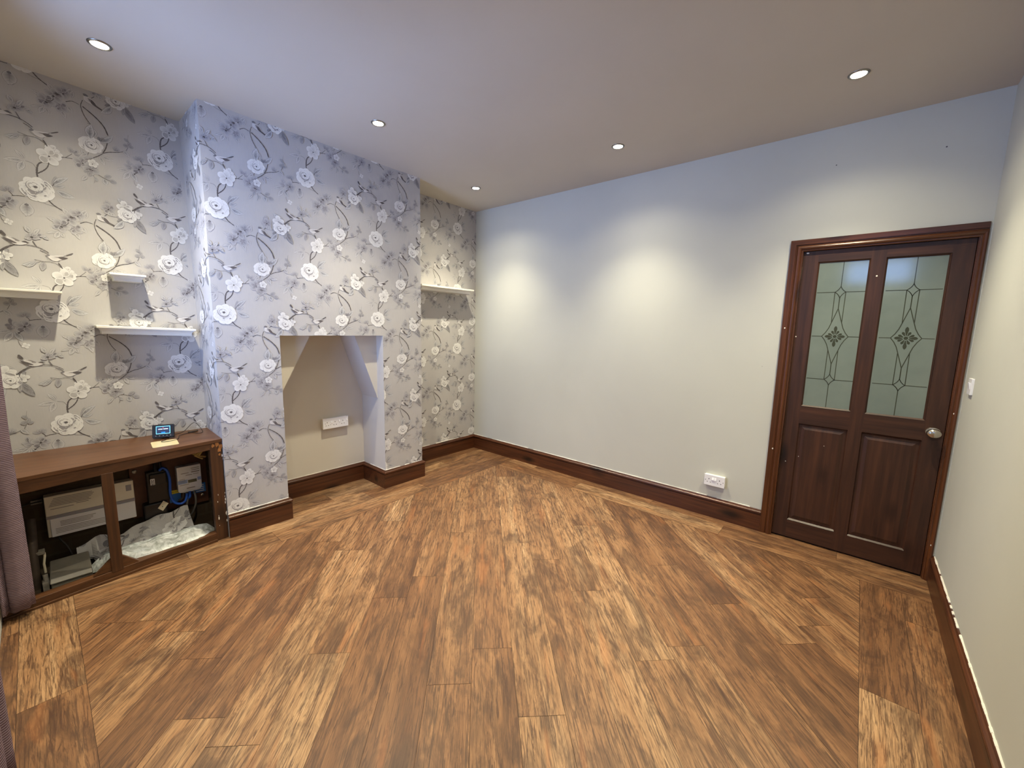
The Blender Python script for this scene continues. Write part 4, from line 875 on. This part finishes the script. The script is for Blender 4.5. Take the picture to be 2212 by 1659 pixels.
# gas meter box, pipe and loose sheets
t = thing('gas_meter', 'grey metal gas meter box on the cupboard floor, left of the centre post', 'gas meter', (.25, -3.31, .0))
mb = MB(); mb.box(.16, .340, -3.388, -3.236, .004, .050); link('meter_base', mb, M['greymetal2'], t, bevel=.004)
mb = MB(); v = [(.15, -3.386, .052), (.352, -3.392, .052), (.352, -3.234, .052), (.15, -3.234, .052), (.15, -3.384, .100), (.330, -3.390, .074), (.330, -3.236, .074), (.15, -3.236, .100)]
mb.add(v, [(0, 1, 2, 3), (4, 5, 6, 7), (0, 1, 5, 4), (1, 2, 6, 5), (2, 3, 7, 6), (3, 0, 4, 7)]); link('meter_lid', mb, M['greymetal'], t, bevel=.004)
mb = MB(); mb.tube([(.30, -3.388, .045), (.30, -3.402, .05), (.285, -3.404, .09)], .010, 10); mb.box(.27, .33, -3.416, -3.393, .004, .06); link('inlet_union', mb, M['greypaint'], t)
t = thing('lead_pipe', 'thick dark supply pipe standing at the curtain end of the cupboard', 'pipe', (.22, -3.435, 0))
mb = MB(); mb.tube([(.24, -3.440, .0), (.22, -3.438, .15), (.16, -3.434, .25), (.10, -3.432, .34)], .019, 12); link('pipe_run', mb, M['lead'], t, smooth=True)
mb = MB(); mb.box(.17, .215, -3.462, -3.395, .172, .190); link('pipe_clamp', mb, M['greypaint'], t, bevel=.003)
mb = MB(); mb.tube([(.20, -3.398, .175), (.21, -3.398, .16), (.215, -3.404, .12), (.22, -3.402, .07)], .005, 8); link('earth_lead', mb, M['tag'], t, smooth=True)
cable('black_cable', 'thin black cable running down the cupboard wall from the white fuse box', [(.03, -3.345, .20), (.05, -3.335, .17), (.06, -3.315, .13), (.075, -3.300, .08), (.08, -3.295, .015)], .005, M['blackcable'])
cable('black_cable', 'thin black cable along the cupboard wall left of the fuse box', [(.02, -3.54, .395), (.03, -3.48, .40), (.02, -3.43, .405), (.03, -3.385, .41)], .004, M['blackcable'])
mb = MB(); mb.box(.0, .02, -3.425, -3.383, .395, .418); tag(link('cable_clip', mb, M['greypaint'], loc=(.01, -3.4, .4)), 'pale cable clip on the cupboard wall at the left end of the fuse box', 'clip')

def sheetpt(y, s):
    """fallen paper: s 0 back/top .. 1 front"""
    t_ = (y+3.28)/.52; zt = .112+.085*min(1, max(0, t_))+.010*math.sin(y*31); wd = .045+.145*min(1, max(0, (y+3.225)/.03)); x = .098+wd*s+.006*s*math.sin(y*23+s*4)
    z = zt*(1-s)**1.1+.036*s+.012*math.sin(s*7+y*19)*(1-s)+.008*math.sin(y*47+s*9)
    return (x, y, max(.012, z)+.003)
mb = MB(); vs, fs = [], []; ny, ns = 26, 12
for i in range(ny+1):
    for j in range(ns+1): vs.append(sheetpt(-3.28+.52*i/ny, j/ns))
for i in range(ny):
    for j in range(ns): a = i*(ns+1)+j; fs.append((a, a+1, a+ns+2, a+ns+1))
mb.add(vs, fs, 0)
LEN = .30
def pp(y, z, l):
    p = sheetpt(y, 1-z/LEN); return (p[0]+l*.5, p[1], p[2]+l+.0012)
print_paper(mb, (-2.85, .19), [(-3.279, -2.761, .002, LEN-.002)], pp, 1)
tag(link('wallpaper_offcut', mb, [M['wp'], M['ink']], loc=(.15, -3.0, .1), fix=False), 'creased offcut of the floral wallpaper lying inside the meter cupboard', 'wallpaper')
mb = MB(); vs, fs = [], []; ny, ns = 60, 18; random.seed(8); ph = [random.uniform(0, 6) for _ in range(8)]
for i in range(ny+1):
    y = -3.235+.605*i/ny; t_ = i/ny
    for j in range(ns+1):
        s = j/ns; wd = (.03+.15*min(1, (1-t_)*6)*min(1, .35+t_*5)); xc = .232-.05*t_+.05*math.sin(t_*2.2); x = xc+wd*(s-.42)
        hgt = (.052+.030*math.sin(t_*2.6+.4)+.028*t_)*math.sin(math.pi*min(1, max(0, s*.94+.03)))**.6*min(1, (1-t_)*9)*min(1, t_*7+.3)
        z = .010+min(1,hgt*30)*.011*(abs(math.sin(s*9+y*5.3+ph[4]))+.7*abs(math.sin(s*15-y*7+ph[5])))+hgt*.85*(1+.13*math.sin(s*13+y*5+ph[0])+.10*math.sin(s*24-y*8+ph[1])+.05*math.sin(s*41+y*13+ph[2])+.05*math.sin(y*40+s*3+ph[3]))
        vs.append((x, y, z))
for i in range(ny):
    for j in range(ns): a = i*(ns+1)+j; fs.append((a, a+1, a+ns+2, a+ns+1))
mb.add(vs, fs); tag(link('plastic_sheeting', mb, M['sheet'], loc=(.22, -2.95, .03), smooth=True), 'crumpled clear plastic sheeting along the front of the cupboard floor', 'plastic sheet')

# things on the cupboard top --------------------------------------------------
def ztop(x): return .690-.013*x/.34
zc = ztop(.1)
t = thing('smart_energy_display', 'small black energy display with lit blue screen on the cupboard top', 'energy monitor', (.10, -2.85, zc))
c0 = Vector((.118, -2.8505, zc+.046)); ang = math.radians(17); yaw = math.radians(20)
ex = Vector((math.sin(yaw)*1, math.cos(yaw), 0)); nrm0 = Vector((math.cos(yaw), -math.sin(yaw), 0)); ez = (Vector((0, 0, 1))*math.cos(ang)-nrm0*math.sin(ang)); en = ex.cross(ez).normalized()
if en.x < 0: en = -en
DP = lambda u, v, q: c0+ex*u+ez*v+en*q
def rrect(w, h, r, n=5):
    o = []
    for cx, cy, a0 in ((w-r, h-r, 0), (-w+r, h-r, 90), (-w+r, -h+r, 180), (w-r, -h+r, 270)):
        for i in range(n+1): a = math.radians(a0+90*i/n); o.append((cx+r*math.cos(a), cy+r*math.sin(a)))
    return o
def slab(mb, pts, q0, q1, mi=0): mb.prism([DP(u, v, q0) for u, v in pts], en*(q1-q0), mi)
mb = MB(); slab(mb, rrect(.054, .042, .008), -.012, .006); link('case', mb, M['black'], t, bevel=.002)
mb = MB(); slab(mb, [(-.034, -.017), (.034, -.017), (.034, .030), (-.034, .030)], .006, .0066); sc_ = link('screen', mb, M['scr_bg'], t)
mb = MB()
for a, b, c_, d in ((-.035, .035, .0275, .031), (-.035, .035, -.018, -.0145), (-.035, -.0322, -.018, .031), (.0322, .035, -.018, .031)): slab(mb, [(a, c_), (b, c_), (b, d), (a, d)], .0066, .0071)
link('screen_border', mb, M['scr_line'], sc_)
mb = MB()
for a, b in ((-.024, -.003), (.001, .024)): slab(mb, [(a, .010), (b, .010), (b, .0145), (a, .0145)], .0066, .0071)
link('screen_text', mb, M['scr_txt'], sc_)
mb = MB(); slab(mb, [(-.009, -.012), (.010, -.012), (.010, -.006), (-.009, -.006)], .0066, .0071); link('screen_button', mb, M['scr_btn'], sc_)
mb = MB(); slab(mb, [(-.003, .019), (.003, .019), (.002, .024), (-.002, .024)], .0066, .0071); link('screen_icon', mb, M['scr_red'], sc_)
for k in range(5):
    mb = MB(); slab(mb, rrect(.0024, .0022, .001, 2) and [(u-.036+.018*k, v-.029) for u, v in rrect(.0024, .0022, .001, 2)], .006, .0068); link('touch_key', mb, M['greyprint'], t)
mb = MB(); a_, b_ = DP(-.02, -.02, -.012), DP(.02, -.02, -.012); mb.prism([a_, b_, b_-nrm0*.035-Vector((0, 0, b_.z-zc-.0005)), a_-nrm0*.035-Vector((0, 0, a_.z-zc-.0005))], Vector((0, 0, .003))); link('stand', mb, M['black'], t)
zz = zc+.003
cable('black_cable', 'thin black charging cable curled behind and in front of the energy display', [(.09, -2.81, zz+.01), (.06, -2.775, zz), (.045, -2.735, zz+.008), (.04, -2.69, zz+.050), (.04, -2.668, zz+.052), (.06, -2.650, zz+.022), (.115, -2.650, zz), (.13, -2.68, zz), (.085, -2.70, zz), (.09, -2.73, zz), (.125, -2.775, zz), (.20, -2.80, zz-.004), (.222, -2.865, zz-.004), (.20, -2.877, zz-.003), (.178, -2.85, zz-.003), (.168, -2.858, zz-.002)], .0017, M['blackcable'])
mb = MB(); mb.tube([(.075, -2.72, zz+.003), (.07, -2.69, zz+.003), (.062, -2.665, zz+.003)], .005, 8); tag(link('cable_plug', mb, M['lead'], loc=(.07, -2.69, zz), smooth=True), 'dark cable connector lying on the cupboard top behind the energy display', 'plug')
mb = MB(); pc = Vector((.245, -2.868, 0)); 
pl = [(pc.x+v, pc.y+u-.07*(v)) for u, v in rrect(.062, .066, .010)]
mb.prism([(x, y, ztop(x)+.0002) for x, y in pl], (0, 0, .0018)); tag(link('metal_cover_plate', mb, M['brass'], loc=(.245, -2.868, .68)), 'shiny pale rounded plate on the cupboard top in front of the energy display', 'plate')

# ------------------------------------------------------------------ curtains at the window wall
def curtain(label, plan, z0, z1, loc):
    p = crs(plan, 8); mb = MB(); nz = 30; vs, fs = [], []; n_ = len(p)
    for j in range(nz+1):
        z = z0+(z1-z0)*j/nz
        for i, (x, y) in enumerate(p): k = 1+.06*math.sin(z*2.3+i*.35); vs.append((x, YF+(y-YF)*(k if k < 1 else 1), z+(.004*math.sin(i*.6) if j == 0 else 0)))
    for j in range(nz):
        for i in range(n_-1): a = j*n_+i; fs.append((a, a+1, a+n_+1, a+n_))
    mb.add(vs, fs); o = link('curtain', mb, M['curtain'], loc=loc, smooth=True)
    s = o.modifiers.new('thick', 'SOLIDIFY'); s.thickness = .004; s.offset = 0
    return tag(o, label, 'curtain')
curtain('lilac grey ribbed curtain hanging at the left edge over the cupboard end', [(.470, -3.452), (.495, -3.441), (.520, -3.455), (.534, -3.485), (.522, -3.512), (.508, -3.520), (.528, -3.528), (.540, -3.536), (.528, -3.541), (.51, -3.541)], .052, 2.5, (.5, -3.5, .05))
curtain('dark lilac curtain edge at the bottom left corner of the picture', [(1.51, -3.535), (1.500, -3.512), (1.512, -3.494), (1.535, -3.494), (1.555, -3.515), (1.575, -3.530), (1.60, -3.515), (1.625, -3.500), (1.655, -3.512), (1.68, -3.530), (1.71, -3.512), (1.735, -3.500)], .004, 2.5, (1.6, -3.52, 0))

# ------------------------------------------------------------------ daylight, camera, colour
wd = bpy.data.worlds.new('sky'); SC.world = wd; wd.use_nodes = True
wt = wd.node_tree; bg = wt.nodes['Background']; SKY = 10.5; bg.inputs[1].default_value = SKY
tc = wt.nodes.new('ShaderNodeTexCoord'); sx = wt.nodes.new('ShaderNodeSeparateXYZ'); cr = wt.nodes.new('ShaderNodeValToRGB')
wt.links.new(tc.outputs['Generated'], sx.inputs[0]); ma = wt.nodes.new('ShaderNodeMath'); ma.operation = 'MULTIPLY_ADD'; ma.inputs[1].default_value = .5; ma.inputs[2].default_value = .5
wt.links.new(sx.outputs['Z'], ma.inputs[0]); wt.links.new(ma.outputs[0], cr.inputs['Fac']); wt.links.new(cr.outputs['Color'], bg.inputs[0])
e = cr.color_ramp.elements; e[0].position = .44; e[0].color = (.50, .76, 1.45, 1); e[1].position = .52; e[1].color = (.22, .38, .80, 1)    # lower half brightened as added uplight for the ceiling, overcast blue sky above

yaw, pitch, roll, f = .7042, -.1369, .0231, 879.06
fw_ = Vector((-math.sin(yaw)*math.cos(pitch), math.cos(yaw)*math.cos(pitch), math.sin(pitch))); rt = Vector((math.cos(yaw), math.sin(yaw), 0)); up = rt.cross(fw_)
r2 = rt*math.cos(roll)+up*math.sin(roll); u2 = up*math.cos(roll)-rt*math.sin(roll)
cam = bpy.data.cameras.new('camera'); co = bpy.data.objects.new('camera', cam); COL.objects.link(co)
cam.sensor_fit = 'HORIZONTAL'; cam.sensor_width = 36; cam.lens = 36*f/2212; cam.clip_start = .02
co.matrix_world = Matrix(((r2.x, u2.x, -fw_.x, 3.4153), (r2.y, u2.y, -fw_.y, -3.3354), (r2.z, u2.z, -fw_.z, 1.4289), (0, 0, 0, 1)))
SC.camera = co
vs_ = SC.view_settings; vs_.view_transform = 'Standard'; vs_.look = 'None'; vs_.gamma = 1; vs_.use_curve_mapping = False; vs_.exposure = 0.38
try:
    SC.cycles.use_denoising = True; SC.cycles.max_bounces = 10; SC.cycles.diffuse_bounces = 6; SC.cycles.sample_clamp_indirect = 8
except Exception: pass
